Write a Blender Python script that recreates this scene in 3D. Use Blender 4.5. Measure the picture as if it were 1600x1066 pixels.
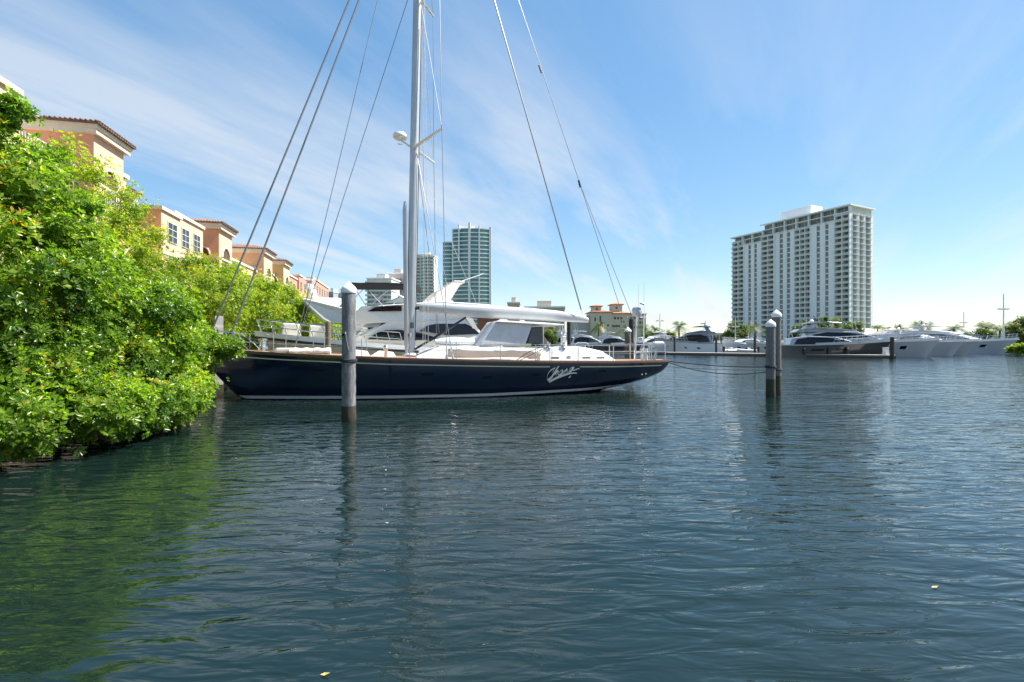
import bpy, math, random
import numpy as np
from mathutils import Vector, Matrix
random.seed(7); rng = np.random.default_rng(7)
S = bpy.context.scene
for o in list(bpy.data.objects): bpy.data.objects.remove(o)
COL = S.collection
# ------------------------------------------------------------------ camera, sky, sun, exposure
F = 760.0; CX, CY = 800.0, 533.0; CAMZ = 2.3
cam = bpy.data.cameras.new('camera'); cam.sensor_width = 36; cam.lens = 36*F/1600; cam.clip_end = 20000; cam.clip_start = .05
co = bpy.data.objects.new('camera', cam); COL.objects.link(co); co.location = (0, 0, CAMZ); co.rotation_euler = (math.pi/2, 0, 0)
S.camera = co
SUN_AZ, SUN_EL = math.radians(80), math.radians(56)
sd = Vector((math.cos(SUN_EL)*math.sin(SUN_AZ), math.cos(SUN_EL)*math.cos(SUN_AZ), math.sin(SUN_EL)))
W = bpy.data.worlds.new('World'); S.world = W; W.use_nodes = True
nt = W.node_tree; N = nt.nodes; Lk = nt.links; N.clear()
out = N.new('ShaderNodeOutputWorld'); bg = N.new('ShaderNodeBackground'); bg.inputs[1].default_value = .15
sky = N.new('ShaderNodeTexSky'); sky.sky_type = 'NISHITA'; sky.sun_disc = False
sky.sun_elevation = SUN_EL; sky.sun_rotation = SUN_AZ; sky.air_density = 1.0; sky.dust_density = .2; sky.ozone_density = 3.0
tc = N.new('ShaderNodeTexCoord'); sep = N.new('ShaderNodeSeparateXYZ'); Lk.new(tc.outputs['Generated'], sep.inputs[0])
def wm(op, a, b=None, clamp=False):
    n = N.new('ShaderNodeMath'); n.operation = op; n.use_clamp = clamp
    for i, v in enumerate((a, b)):
        if v is None: continue
        if isinstance(v, (int, float)): n.inputs[i].default_value = v
        else: Lk.new(v, n.inputs[i])
    return n.outputs[0]
zc = wm('MAXIMUM', sep.outputs[2], 0.0); zd = wm('ADD', zc, .16)
cb = N.new('ShaderNodeCombineXYZ'); Lk.new(wm('DIVIDE', sep.outputs[0], zd), cb.inputs[0]); Lk.new(wm('DIVIDE', sep.outputs[1], zd), cb.inputs[1])
mr = N.new('ShaderNodeMapping'); mr.inputs['Rotation'].default_value = (0, 0, math.radians(-62)); Lk.new(cb.outputs[0], mr.inputs[0])
mp = N.new('ShaderNodeMapping'); mp.inputs['Scale'].default_value = (.34, 1.35, 1); mp.inputs['Location'].default_value = (3.1, 2.35, 0)
Lk.new(mr.outputs[0], mp.inputs[0])
def wnoise(scale, detail, rough, dist):
    n = N.new('ShaderNodeTexNoise'); n.inputs['Scale'].default_value = scale; n.inputs['Detail'].default_value = detail
    n.inputs['Roughness'].default_value = rough; n.inputs['Distortion'].default_value = dist; Lk.new(mp.outputs[0], n.inputs['Vector']); return n.outputs['Fac']
c1 = wnoise(1.0, 8, .6, .3); c2 = wnoise(.45, 3, .5, .2)
cl = wm('MULTIPLY', wm('MULTIPLY', wm('SUBTRACT', c1, .46), 5.5, True), wm('MULTIPLY', wm('SUBTRACT', c2, .34), 4.5, True), True)
low = wm('SUBTRACT', 1.15, wm('MULTIPLY', zc, 1.35), True)
cl = wm('MULTIPLY', wm('MULTIPLY', cl, low), .9)
mx = N.new('ShaderNodeMix'); mx.data_type = 'RGBA'; Lk.new(cl, mx.inputs[0]); hs_ = N.new('ShaderNodeHueSaturation'); hs_.inputs['Saturation'].default_value = 1.52; hs_.inputs['Hue'].default_value = .498; gm_ = N.new('ShaderNodeGamma'); gm_.inputs[1].default_value = .57; Lk.new(sky.outputs[0], gm_.inputs[0]); Lk.new(gm_.outputs[0], hs_.inputs['Color']); Lk.new(hs_.outputs[0], mx.inputs[6]); mx.inputs[7].default_value = (2.45, 2.5, 2.55, 1)
Lk.new(mx.outputs[2], bg.inputs[0]); Lk.new(bg.outputs[0], out.inputs[0])
sl = bpy.data.lights.new('sun', 'SUN'); sl.energy = 5.0; sl.angle = math.radians(.53); sl.color = (1, .955, .88)
so = bpy.data.objects.new('sun', sl); COL.objects.link(so); so.rotation_euler = (-sd).to_track_quat('-Z', 'Y').to_euler(); so.location = (20, 10, 40)
S.view_settings.view_transform = 'Standard'; S.view_settings.look = 'None'; S.view_settings.gamma = 1; S.view_settings.exposure = 1.32
S.render.engine = 'CYCLES'

# ------------------------------------------------------------------ materials
MATS = {}
def mat(name, col, rough=.6, metal=0, var=.12, vscale=3, bump=0, bscale=30, spec=.5, coat=0, trans=0, stretch=(1, 1, 1), col2=None):
    if name in MATS: return MATS[name]
    m = bpy.data.materials.new(name); m.use_nodes = True; t = m.node_tree; n = t.nodes; l = t.links
    b = n['Principled BSDF']; b.inputs['Roughness'].default_value = rough; b.inputs['Metallic'].default_value = metal
    b.inputs['Specular IOR Level'].default_value = spec; b.inputs['Coat Weight'].default_value = coat; b.inputs['Coat Roughness'].default_value = .05
    tx = n.new('ShaderNodeTexCoord'); mp = n.new('ShaderNodeMapping'); mp.inputs['Scale'].default_value = stretch; l.new(tx.outputs['Object'], mp.inputs[0])
    nz = n.new('ShaderNodeTexNoise'); nz.inputs['Scale'].default_value = vscale; nz.inputs['Detail'].default_value = 6; nz.inputs['Roughness'].default_value = .62; l.new(mp.outputs[0], nz.inputs['Vector'])
    r = n.new('ShaderNodeMapRange'); r.inputs[1].default_value = .3; r.inputs[2].default_value = .7; l.new(nz.outputs['Fac'], r.inputs[0])
    mixn = n.new('ShaderNodeMix'); mixn.data_type = 'RGBA'; l.new(r.outputs[0], mixn.inputs[0])
    c2 = col2 or tuple(max(0, c*(1-2*var)) for c in col)
    mixn.inputs[6].default_value = (*c2, 1); mixn.inputs[7].default_value = (*col, 1); l.new(mixn.outputs[2], b.inputs['Base Color'])
    if bump:
        bz = n.new('ShaderNodeTexNoise'); bz.inputs['Scale'].default_value = bscale; bz.inputs['Detail'].default_value = 4; l.new(mp.outputs[0], bz.inputs['Vector'])
        bp = n.new('ShaderNodeBump'); bp.inputs['Strength'].default_value = bump; bp.inputs['Distance'].default_value = .02; l.new(bz.outputs['Fac'], bp.inputs['Height']); l.new(bp.outputs[0], b.inputs['Normal'])
    MATS[name] = m; return m
white = mat('gelcoat_white', (.78, .78, .76), .25, var=.04, coat=.4)
cream = mat('gelcoat_cream', (.70, .67, .60), .3, var=.05, coat=.3)
silver = mat('paint_silver', (.36, .38, .41), .28, .3, var=.05, coat=.5)
gunmetal = mat('paint_gunmetal', (.055, .06, .068), .22, .2, var=.05, coat=.6)
bluegrey = mat('paint_bluegrey', (.22, .27, .33), .25, .1, var=.05, coat=.5)
navy = mat('paint_navy', (.006, .012, .036), .16, var=.15, vscale=.6, coat=.7)
dglass = mat('dark_glass', (.010, .012, .016), .08, var=.1, spec=.3)
black = mat('black_canvas', (.018, .018, .02), .8, var=.2, bump=.3)
teak = mat('teak', (.36, .23, .14), .6, var=.2, vscale=6, stretch=(.4, 8, 1))
teakrail = mat('teak_rail', (.17, .085, .05), .4, var=.2, vscale=8)
steel = mat('stainless', (.62, .63, .65), .22, 1, var=.05)
alu = mat('mast_aluminium', (.50, .52, .54), .42, .35, var=.12, vscale=2, stretch=(4, 4, .6))
boomm = mat('boom_cover', (.46, .47, .48), .5, var=.06, vscale=2)
canvas = mat('canvas_grey', (.60, .62, .65), .85, var=.1, vscale=3, bump=.5, bscale=5)
canvasw = mat('canvas_white', (.74, .72, .67), .85, var=.1, vscale=3, bump=.5, bscale=5)
blackm = mat('black_fitting', (.02, .02, .022), .4, var=.1)
rope_m = mat('rope_dark', (.035, .035, .04), .9, var=.3, vscale=40)
wire = mat('wire_rope', (.26, .27, .29), .4, .7, var=.1)
wirew = mat('rope_pale', (.62, .62, .6), .8, var=.1)
gold = mat('cove_stripe', (.62, .55, .36), .4, var=.05)
letterm = mat('lettering', (.72, .71, .64), .4, var=.04)
concrete = mat('concrete', (.40, .38, .35), .85, var=.15, bump=.3, vscale=2)
wood = mat('weathered_wood', (.20, .15, .11), .85, var=.25, vscale=5, bump=.4, stretch=(6, 6, .7))
dwood = mat('dark_piling', (.05, .045, .042), .8, var=.2, vscale=5, bump=.4, stretch=(6, 6, .7))
capm = mat('piling_cap', (.80, .80, .79), .5, var=.06)
growth = mat('marine_growth', (.018, .017, .013), .8, var=.4, vscale=15, bump=.8, bscale=40, col2=(.05, .045, .02))
bark = mat('bark', (.13, .10, .075), .9, var=.3, vscale=8, bump=.6, stretch=(3, 3, .8))
soil = mat('soil', (.10, .085, .05), .95, var=.3, vscale=1.5, bump=.6)
lawn = mat('lawn', (.06, .10, .03), .95, var=.3, vscale=.3)
def piling_mat():
    m = mat('piling_sleeve', (.235, .235, .24), .75, var=.34, vscale=4, bump=.6, bscale=14, stretch=(2.5, 2.5, .7))
    return m
pilm = piling_mat(); pilm2 = mat('piling_sleeve_dark', (.18, .175, .17), .75, var=.25, vscale=4, bump=.6, bscale=14, stretch=(2.5, 2.5, .7))
def leaf_mat(name, c_lo, c_hi, rough, trans):
    m = bpy.data.materials.new(name); m.use_nodes = True; t = m.node_tree; n = t.nodes; l = t.links; b = n['Principled BSDF']
    at = n.new('ShaderNodeAttribute'); at.attribute_name = 'tint'
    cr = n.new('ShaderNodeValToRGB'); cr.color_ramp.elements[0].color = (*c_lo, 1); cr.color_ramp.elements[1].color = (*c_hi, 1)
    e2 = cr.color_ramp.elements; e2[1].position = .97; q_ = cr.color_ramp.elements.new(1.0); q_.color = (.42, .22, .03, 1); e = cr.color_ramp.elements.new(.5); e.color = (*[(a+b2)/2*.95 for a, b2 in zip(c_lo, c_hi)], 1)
    l.new(at.outputs['Fac'], cr.inputs[0]); l.new(cr.outputs[0], b.inputs['Base Color']); b.inputs['Roughness'].default_value = rough; b.inputs['Specular IOR Level'].default_value = .45
    tr = n.new('ShaderNodeBsdfTranslucent'); mu = n.new('ShaderNodeMix'); mu.data_type = 'RGBA'; mu.blend_type = 'MULTIPLY'; mu.inputs[0].default_value = 1
    l.new(cr.outputs[0], mu.inputs[6]); mu.inputs[7].default_value = (2.1, 2.3, .6, 1); l.new(mu.outputs[2], tr.inputs[0])
    ms = n.new('ShaderNodeMixShader'); ms.inputs[0].default_value = trans; l.new(b.outputs[0], ms.inputs[1]); l.new(tr.outputs[0], ms.inputs[2])
    l.new(ms.outputs[0], n['Material Output'].inputs[0]); return m
leaf_near = leaf_mat('leaf_glossy', (.04, .10, .018), (.205, .30, .026), .30, .56)
leaf_far = leaf_mat('leaf_fine', (.06, .12, .014), (.27, .325, .02), .42, .56)
leaf_dark = leaf_mat('leaf_hedge', (.035, .07, .018), (.12, .17, .03), .5, .3)
leaf_palm = leaf_mat('leaf_palm', (.035, .065, .02), (.10, .14, .04), .5, .3)

# ------------------------------------------------------------------ mesh helpers
class MB:
    def __init__(s): s.v = []; s.f = []
    def add(s, vs, fs):
        k = len(s.v); s.v += [tuple(v) for v in vs]; s.f += [tuple(i+k for i in f) for f in fs]; return s
    def box(s, x0, x1, y0, y1, z0, z1):
        return s.add([(x0,y0,z0),(x1,y0,z0),(x1,y1,z0),(x0,y1,z0),(x0,y0,z1),(x1,y0,z1),(x1,y1,z1),(x0,y1,z1)],
                     [(3,2,1,0),(4,5,6,7),(0,1,5,4),(1,2,6,5),(2,3,7,6),(3,0,4,7)])
    def loft(s, rings, caps=True, closed=True):
        n = len(rings[0]); k = len(s.v); s.v += [tuple(p) for r in rings for p in r]
        for i in range(len(rings)-1):
            for j in range(n if closed else n-1):
                a = k+i*n+j; b = k+i*n+(j+1) % n; s.f.append((a, b, b+n, a+n))
        if caps: s.f.append(tuple(k+j for j in reversed(range(n)))); s.f.append(tuple(k+(len(rings)-1)*n+j for j in range(n)))
        return s
    def tube(s, pts, r, n=6, r2=None):
        pts = [Vector(p) for p in pts]; rings = []
        for i, p in enumerate(pts):
            d = (pts[min(i+1, len(pts)-1)]-pts[max(i-1, 0)]).normalized()
            u = d.cross(Vector((0, 0, 1)) if abs(d.z) < .9 else Vector((1, 0, 0))).normalized(); w = d.cross(u)
            rr = r if r2 is None else r+(r2-r)*i/max(1, len(pts)-1)
            if isinstance(r, (list, tuple)): rr = r[i]
            rings.append([p+rr*(math.cos(a)*u+math.sin(a)*w) for a in [2*math.pi*j/n for j in range(n)]])
        return s.loft(rings)
    def lathe(s, prof, n=20, c=(0, 0, 0)):
        return s.loft([[(c[0]+r*math.cos(2*math.pi*j/n), c[1]+r*math.sin(2*math.pi*j/n), c[2]+z) for j in range(n)] for r, z in prof])
    def profile(s, prof, wf, y0=None):            # side outline (x,z) given real width, wf(x,z)=half width
        n = len(prof); A = [(x, wf(x, z), z) for x, z in prof]; B = [(x, -wf(x, z) if y0 is None else y0, z) for x, z in prof]
        fs = [tuple(range(n)), tuple(reversed(range(n, 2*n)))] + [(j, n+j, n+(j+1) % n, (j+1) % n) for j in range(n)]
        return s.add(A+B, fs)
    def torus(s, c, R, r, ax='y', n=20):
        pts = []
        for i in range(n+1):
            a = 2*math.pi*i/n; ca, sa = R*math.cos(a), R*math.sin(a)
            pts.append({'y': (c[0]+ca, c[1], c[2]+sa), 'x': (c[0], c[1]+ca, c[2]+sa), 'z': (c[0]+ca, c[1]+sa, c[2])}[ax])
        return s.tube(pts, r, 6)
    def build(s, name, m, parent=None, smooth=False, bevel=0, seg=2):
        me = bpy.data.meshes.new(name); me.from_pydata(s.v, [], s.f); me.update()
        import bmesh
        bm = bmesh.new(); bm.from_mesh(me); bmesh.ops.recalc_face_normals(bm, faces=bm.faces); bm.to_mesh(me); bm.free()
        me.materials.append(m)
        o = bpy.data.objects.new(name, me); COL.objects.link(o)
        if parent: o.parent = parent
        if smooth:
            me.polygons.foreach_set('use_smooth', [True]*len(me.polygons))
            try: me.set_sharp_from_angle(angle=math.radians(38))
            except Exception: pass
        if bevel:
            b = o.modifiers.new('bevel', 'BEVEL'); b.width = bevel; b.segments = seg; b.limit_method = 'ANGLE'; b.angle_limit = math.radians(28)
        return o
def inst(o, name, parent, loc=(0, 0, 0), rot=(0, 0, 0), scale=(1, 1, 1)):
    c = bpy.data.objects.new(name, o.data); COL.objects.link(c); c.parent = parent; c.location = loc; c.rotation_euler = rot; c.scale = scale; return c
def tag(o, label=None, cat=None, group=None, kind=None):
    if label: o['label'] = label
    if cat: o['category'] = cat
    if group: o['group'] = group
    if kind: o['kind'] = kind
    return o
def thing(name, label, cat, loc=(0, 0, 0), rz=0, group=None):
    o = bpy.data.objects.new(name, None); COL.objects.link(o); o.location = loc; o.rotation_euler = (0, 0, rz); o.empty_display_size = .3
    return tag(o, label, cat, group)
def at(px, py, Y): return Vector(((px-CX)/F*Y, Y, CAMZ-(py-CY)/F*Y))
def gx(px, Y): return (px-CX)/F*Y
class Frame:
    def __init__(s, loc, rz): s.o = Vector((loc[0], loc[1], 0)); s.rz = rz; s.c = math.cos(rz); s.s = math.sin(rz)
    def loc(s, p): d = Vector(p)-s.o; return Vector((d.x*s.c+d.y*s.s, -d.x*s.s+d.y*s.c, d.z))
    def wor(s, p): return Vector((s.o.x+p[0]*s.c-p[1]*s.s, s.o.y+p[0]*s.s+p[1]*s.c, p[2]))
    def rp(s, px, py, c=0.0):                     # where the sight line meets the plane local y=c -> (x,z)
        a = s.loc((0, 0, CAMZ)); b = s.loc(at(px, py, 1.0)); d = b-a; t = (c-a.y)/d.y; q = a+d*t; return q.x, q.z
    def r3(s, px, py, c=0.0): x, z = s.rp(px, py, c); return (x, c, z)

# ------------------------------------------------------------------ water and land
def water_mat():
    m = bpy.data.materials.new('water'); m.use_nodes = True; t = m.node_tree; n = t.nodes; l = t.links; b = n['Principled BSDF']
    b.inputs['Base Color'].default_value = (.0045, .0125, .0105, 1); b.inputs['Roughness'].default_value = .015; b.inputs['IOR'].default_value = 1.55
    g = n.new('ShaderNodeNewGeometry')
    def nz(rot, sc, scale, det, rough, dist=0.0):
        mp = n.new('ShaderNodeMapping'); mp.inputs['Rotation'].default_value = (0, 0, math.radians(rot)); mp.inputs['Scale'].default_value = (*sc, 1); l.new(g.outputs['Position'], mp.inputs[0])
        k = n.new('ShaderNodeTexNoise'); k.inputs['Scale'].default_value = scale; k.inputs['Detail'].default_value = det; k.inputs['Roughness'].default_value = rough; k.inputs['Distortion'].default_value = dist
        l.new(mp.outputs[0], k.inputs['Vector']); return k.outputs['Fac']
    def mth(op, a, b2):
        k = n.new('ShaderNodeMath'); k.operation = op
        for i, v in enumerate((a, b2)):
            if isinstance(v, (int, float)): k.inputs[i].default_value = v
            else: l.new(v, k.inputs[i])
        return k.outputs[0]
    a = nz(-9, (.42, 1.4), 3.1, 3, .45, .6)      # wavelets running across the basin
    c = nz(12, (.5, 1.3), 5.0, 2, .45, .3)
    d = nz(-40, (1, 1.2), .35, 2, .5)
    calm = nz(10, (.6, 1), .06, 2, .5)
    h = mth('ADD', mth('MULTIPLY', a, .06), mth('ADD', mth('MULTIPLY', c, .012), mth('MULTIPLY', d, .13)))
    cm = n.new('ShaderNodeMapRange'); l.new(calm, cm.inputs[0]); cm.inputs[1].default_value = .35; cm.inputs[2].default_value = .65; cm.inputs[3].default_value = .6; cm.inputs[4].default_value = 1.1
    h = mth('MULTIPLY', h, cm.outputs[0])
    bp = n.new('ShaderNodeBump'); bp.inputs['Strength'].default_value = 1; bp.inputs['Distance'].default_value = 1.0; l.new(h, bp.inputs['Height']); l.new(bp.outputs[0], b.inputs['Normal'])
    return m
tag(MB().add([(-3000, -60, 0), (3000, -60, 0), (3000, 6000, 0), (-3000, 6000, 0)], [(0, 1, 2, 3)]).build('water', water_mat()), kind='structure')
def slab(name, poly, z0, z1, m):
    k = len(poly); return tag(MB().add([(x, y, z0) for x, y in poly]+[(x, y, z1) for x, y in poly], [tuple(range(k))[::-1], tuple(range(k, 2*k))]+[(i, (i+1) % k, k+(i+1) % k, k+i) for i in range(k)]).build(name, m), kind='structure')
SH = lambda Y: -10.7-.205*Y                        # shoreline on the condominium side
slab('ground', [(SH(-40)-1, -40), (SH(150)-1, 150), (-900, 150), (-900, -40)], -2, .75, soil)
slab('far_ground', [(-900, 150.5), (-20, 128), (60, 112), (130, 86), (400, 60), (2500, 60), (2500, 5000), (-2500, 5000), (-2500, 150.5)], -2, .9, lawn)
sw = thing('seawall', 'low concrete seawall under the mangroves', 'seawall')
seaw = mat('seawall_stained', (.10, .095, .075), .9, var=.35, vscale=1.5, bump=.5)
MB().add([(SH(-40)-1, -40, -2), (SH(150)-1, 150, -2), (SH(150)-.65, 150, -2), (SH(-40)-.65, -40, -2), (SH(-40)-1, -40, .85), (SH(150)-1, 150, .85), (SH(150)-.65, 150, .85), (SH(-40)-.65, -40, .85)],
         [(3,2,1,0),(4,5,6,7),(0,1,5,4),(1,2,6,5),(2,3,7,6),(3,0,4,7)]).build('wall', seaw, sw)

# ------------------------------------------------------------------ condominium row
RD = math.atan2(.977, -.212)                      # direction in which the row recedes
def rowpt(Y): return (-23.4-.217*Y, Y)
def um(Y): return (Y-30)/.977
stucco = lambda n, c: mat('stucco_'+n, c, .9, var=.06, vscale=.6, bump=.15)
P_salmon_shade = stucco('salmon', (.72, .33, .20)); P_orange = stucco('orange', (.70, .37, .20)); P_peach = stucco('peach', (.66, .42, .30)); P_cream = stucco('cream', (.66, .50, .32)); P_pink = stucco('pink', (.56, .28, .21)); P_red = stucco('red', (.55, .18, .10))  # salmon and orange deepen the peach, putting end-wall shade into the colour
trim = mat('trim_cream', (.68, .58, .45), .8, var=.05); tile = mat('roof_tile', (.20, .115, .09), .85, var=.3, vscale=2.5); tile2 = mat('roof_tile_pale', (.26, .14, .10), .85, var=.3, vscale=2.5)
winf = mat('window_frame', (.56, .54, .49), .5, var=.04); wing = mat('window_glass', (.05, .06, .07), .08, var=.3, vscale=1); railm = mat('rail_white', (.7, .7, .68), .5, var=.04)
shade_m = mat('room_wall', (.30, .20, .13), .9, var=.1); awn = mat('awning_green', (.02, .11, .08), .8, var=.1)
# local frame of a building: x along the row, y towards the land (away from the water), z up
def window_part(par, x, y, z, w, h, ax):          # ax 'x': on the water front ; 'y': on the end wall facing -x
    f = MB()
    def bx(mb, a0, a1, d0, d1, z0, z1):
        mb.box(a0, a1, d0, d1, z0, z1) if ax == 'x' else mb.box(d0, d1, a0, a1, z0, z1)
    c = x if ax == 'x' else y; dd = y if ax == 'x' else x
    for i in range(3): k = c-w/2+i*w/2; bx(f, k-.035, k+.035, dd-.08, dd+.04, z, z+h)
    for i in range(4): k = z+i*h/3; bx(f, c-w/2-.05, c+w/2+.05, dd-.075, dd+.035, k-.035, k+.035)
    fo = f.build('window', winf, par); g = MB(); bx(g, c-w/2, c+w/2, dd-.03, dd+.02, z, z+h); g.build('pane', wing, fo)
def arch_part(par, x, y, z, w, h, ax):
    n = 10; out2 = [(-w/2, 0), (w/2, 0)]+[(w/2*math.cos(a), h-w/2+w/2*math.sin(a)) for a in [math.pi*i/n for i in range(n+1)]]
    def p(a, d, zz): return (x+a, y+d, z+zz) if ax == 'x' else (x+d, y+a, z+zz)
    k = len(out2); m = MB(); m.add([p(a, -.012, b) for a, b in out2]+[p(a, .02, b) for a, b in out2], [tuple(range(k)), tuple(range(k, 2*k))[::-1]]+[(i, (i+1) % k, k+(i+1) % k, k+i) for i in range(k)])
    ao = m.build('loggia_shade_panel', mat('loggia_shade', (.10, .06, .04), .9), par)  # flat dark plate: the loggia's shade is painted, nothing is hollowed out
    t = MB(); pts = [(w/2+.12)*1 for _ in range(1)]
    ring = [p((w/2+.1)*math.cos(a), -.06, h-w/2+(w/2+.1)*math.sin(a)) for a in [math.pi*i/n for i in range(n+1)]]
    t.tube(ring, .12, 5); t.build('arch_moulding', trim, ao)
    r = MB()
    for i in range(9): a = -w/2+w*i/8; q = p(a, -.1, 0); r.box(q[0]-.025, q[0]+.025, q[1]-.025, q[1]+.025, z, z+1.0)
    q0 = p(-w/2, -.1, 1.0); q1 = p(w/2, -.1, 1.0); r.tube([q0, q1], .04, 5); r.build('railing', railm, ao)
def block(par, Y0, Y1, ztop, wallm, endm, roof, depth=9.0, setb=0.0, floors=True, band=True):
    x0, x1 = um(Y0), um(Y1); y0 = setb; y1 = setb+depth
    w = MB().box(x0+.01, x1, y0, y1, .7, ztop).build('wall', wallm, par)
    MB().box(x0, x0+.2, y0+.003, y1, .7, ztop-.002).build('end_wall', endm, par)  # a deeper stucco tone here paints in the shade of the end wall
    if roof == 'flat':
        MB().box(x0-.18, x1+.18, y0-.18, y1+.18, ztop-.05, ztop+.28).build('cornice', trim, par)
    else:
        c = MB(); c.box(x0-.35, x1+.35, y0-.35, y1+.35, ztop-.55, ztop-.2); c.box(x0-.45, x1+.45, y0-.45, y1+.45, ztop-.202, ztop+.1); c.build('cornice', trim, par)
        o = .65; a = [(x0-o, y0-o), (x1+o, y0-o), (x1+o, y1+o), (x0-o, y1+o)]; ins = min(x1-x0, y1-y0)/2+o-.02; rh = ins*.30
        b = [(x0-o+ins, y0-o+ins), (x1+o-ins, y0-o+ins), (x1+o-ins, y1+o-ins), (x0-o+ins, y1+o-ins)]
        r = MB().add([(*p, ztop+.1) for p in a]+[(*p, ztop+.22) for p in a]+[(*p, ztop+.22+rh) for p in b], [(3,2,1,0)]+[(i, (i+1) % 4, 4+(i+1) % 4, 4+i) for i in range(4)]+[(4+i, 4+(i+1) % 4, 8+(i+1) % 4, 8+i) for i in range(4)]+[(8,9,10,11)])
        ro = r.build('roof', tile if roof == 'hip' else tile2, par)
        t = MB()                                   # barrel tiles running up the two visible slopes
        nx = int((x1-x0+2*o)/.32); ny = int((y1-y0+2*o)/.32)
        for i in range(nx):
            xx = x0-o+(i+.5)*.32; dist = min(xx-(x0-o), (x1+o)-xx, ins); t.tube([(xx, y0-o-.05, ztop+.24), (xx, y0-o+dist, ztop+.25+rh*dist/ins)], .085, 5)
        for i in range(ny):
            yy = y0-o+(i+.5)*.32; dist = min(yy-(y0-o), (y1+o)-yy, ins); t.tube([(x0-o-.05, yy, ztop+.24), (x0-o+dist, yy, ztop+.25+rh*dist/ins)], .085, 5)
        tag(t.build('roof_tiles', tile if roof == 'hip' else tile2, ro), kind='stuff')
    if band:
        k = MB()
        for z in np.arange(ztop-4.2, 2, -3.3): k.box(x0-.06, x1+.06, y0-.06, y0+.3, z, z+.22); k.box(x0-.06, x0+.1, y0+.3, y1, z, z+.22)
        k.build('string_course', trim, par)
    return x0, x1, y0
def bld(name, label): 
    p = rowpt(30); t = thing(name, label, 'building', (p[0], p[1], 0), RD); return t
# x local = along row; with rotation RD local +y points left of it (land side): good
b1 = bld('apartment_building', 'cream and salmon apartment block with tiled roof rising above the mangrove')
block(b1, 18, 29.3, 17.2, P_cream, P_cream, 'flat', 12)
block(b1, 29.0, 37, 15.0, P_cream, P_peach, 'flat', 8, 4.2)
x0, x1, y0 = block(b1, 36.4, 40.2, 18.3, P_peach, P_salmon_shade, 'hip', 9)
arch_part(b1, x0, 2.2, 13.6, 1.9, 2.2, 'y'); arch_part(b1, (x0+x1)/2, 0, 13.0, 1.9, 2.6, 'x')
rr = MB()
for zz in (11.6, 15.2):
    for i in range(26): xx = um(29.6)+i*.26; rr.box(xx-.025, xx+.025, 2.0, 2.05, zz, zz+1.0)
    rr.box(um(29.5), um(36.3), 1.98, 2.07, zz+1.0, zz+1.08); rr.box(um(29.5), um(36.3), 1.9, 4.2, zz-.3, zz)
rr.build('balcony', railm, b1)
for zz in (9.0, 12.4): window_part(b1, um(24), 0, zz, 1.8, 2.0, 'x'); window_part(b1, um(33), 4.2, zz, 1.8, 2.0, 'x')
block(b1, 40.4, 42.4, 16.4, P_cream, P_cream, 'flat', 8, .9)
block(b1, 42.0, 45.9, 15.9, P_cream, P_peach, 'hip', 7, 2.2)
b2 = bld('apartment_building', 'orange stucco apartment block with flat parapets and three tile-roofed turrets')
x0, x1, y0 = block(b2, 46.4, 50.3, 14.9, P_peach, P_orange, 'flat', 10)
for z in (12.1, 8.8): window_part(b2, (x0+x1)/2+.2, 0, z, 1.9, 1.9, 'x')
x0, x1, y0 = block(b2, 50.4, 57.5, 15.5, P_peach, P_orange, 'flat', 10, .6)
for z in (12.4, 9.1):
    for fx_ in (.35, .75): window_part(b2, x0+(x1-x0)*fx_, .6, z, 1.7, 2.0, 'x')
block(b2, 57.3, 61, 14.6, P_orange, P_orange, 'flat', 9, 3)
def turret(Y0, Y1, z, m1, m2):
    x0, x1, y0 = block(b2, Y0, Y1, z, m1, m2, 'hip2', 8)
    for zz in (z-5.6, z-8.9):
        arch_part(b2, (x0+x1)/2, 0, zz, 2.5, 3.0, 'x'); arch_part(b2, x0, 2.0, zz, 1.7, 2.8, 'y')
turret(60.7, 65.2, 16.8, P_peach, P_orange)
block(b2, 65.3, 79.8, 13.9, P_cream, P_peach, 'flat', 9, 1.6)
for i in range(5):
    for z in (11, 7.6): window_part(b2, um(67+i*2.7), 1.6, z, 1.5, 1.8, 'x')
aw = MB(); ax0 = um(66.4)
for k in range(6):
    a0, a1 = math.pi/2*k/6, math.pi/2*(k+1)/6
    aw.add([(ax0, 1.6-1.5*math.cos(a0), 12.3+1.5*math.sin(a0)), (ax0+2.2, 1.6-1.5*math.cos(a0), 12.3+1.5*math.sin(a0)), (ax0+2.2, 1.6-1.5*math.cos(a1), 12.3+1.5*math.sin(a1)), (ax0, 1.6-1.5*math.cos(a1), 12.3+1.5*math.sin(a1)), (ax0, 1.6, 12.3), (ax0+2.2, 1.6, 12.3)], [(0,1,2,3),(0,3,4),(1,5,2)])
aw.build('awning', awn, b2)
turret(79.8, 84.8, 17.2, P_peach, P_orange)
block(b2, 84.9, 92.6, 14.6, P_peach, P_orange, 'flat', 9, 1.6)
turret(92.6, 97.2, 17.4, P_cream, mat('stucco_ochre', (.60, .40, .16), .9, var=.06))
b3 = bld('apartment_building', 'pink stucco apartment block at the far end of the row')
for Y0, Y1, z, sb, m_ in ((97.5, 106, 15.6, .4, P_pink), (106, 114, 16.6, 0, P_pink), (114, 121, 15.4, 1.2, P_red), (121.5, 146, 18.0, 0, P_pink)):
    x0, x1, y0 = block(b3, Y0, Y1, z, m_, m_, 'flat', 10, sb)
    for q in range(int((x1-x0)/4)):
        for zz in (z-3.2, z-6.6, z-10): window_part(b3, x0+2+q*4, sb, zz, 1.6, 2.0, 'x')
    for zz in (z-3.2, z-6.6): window_part(b3, x0, sb+2, zz, 1.5, 2.0, 'y')

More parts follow.
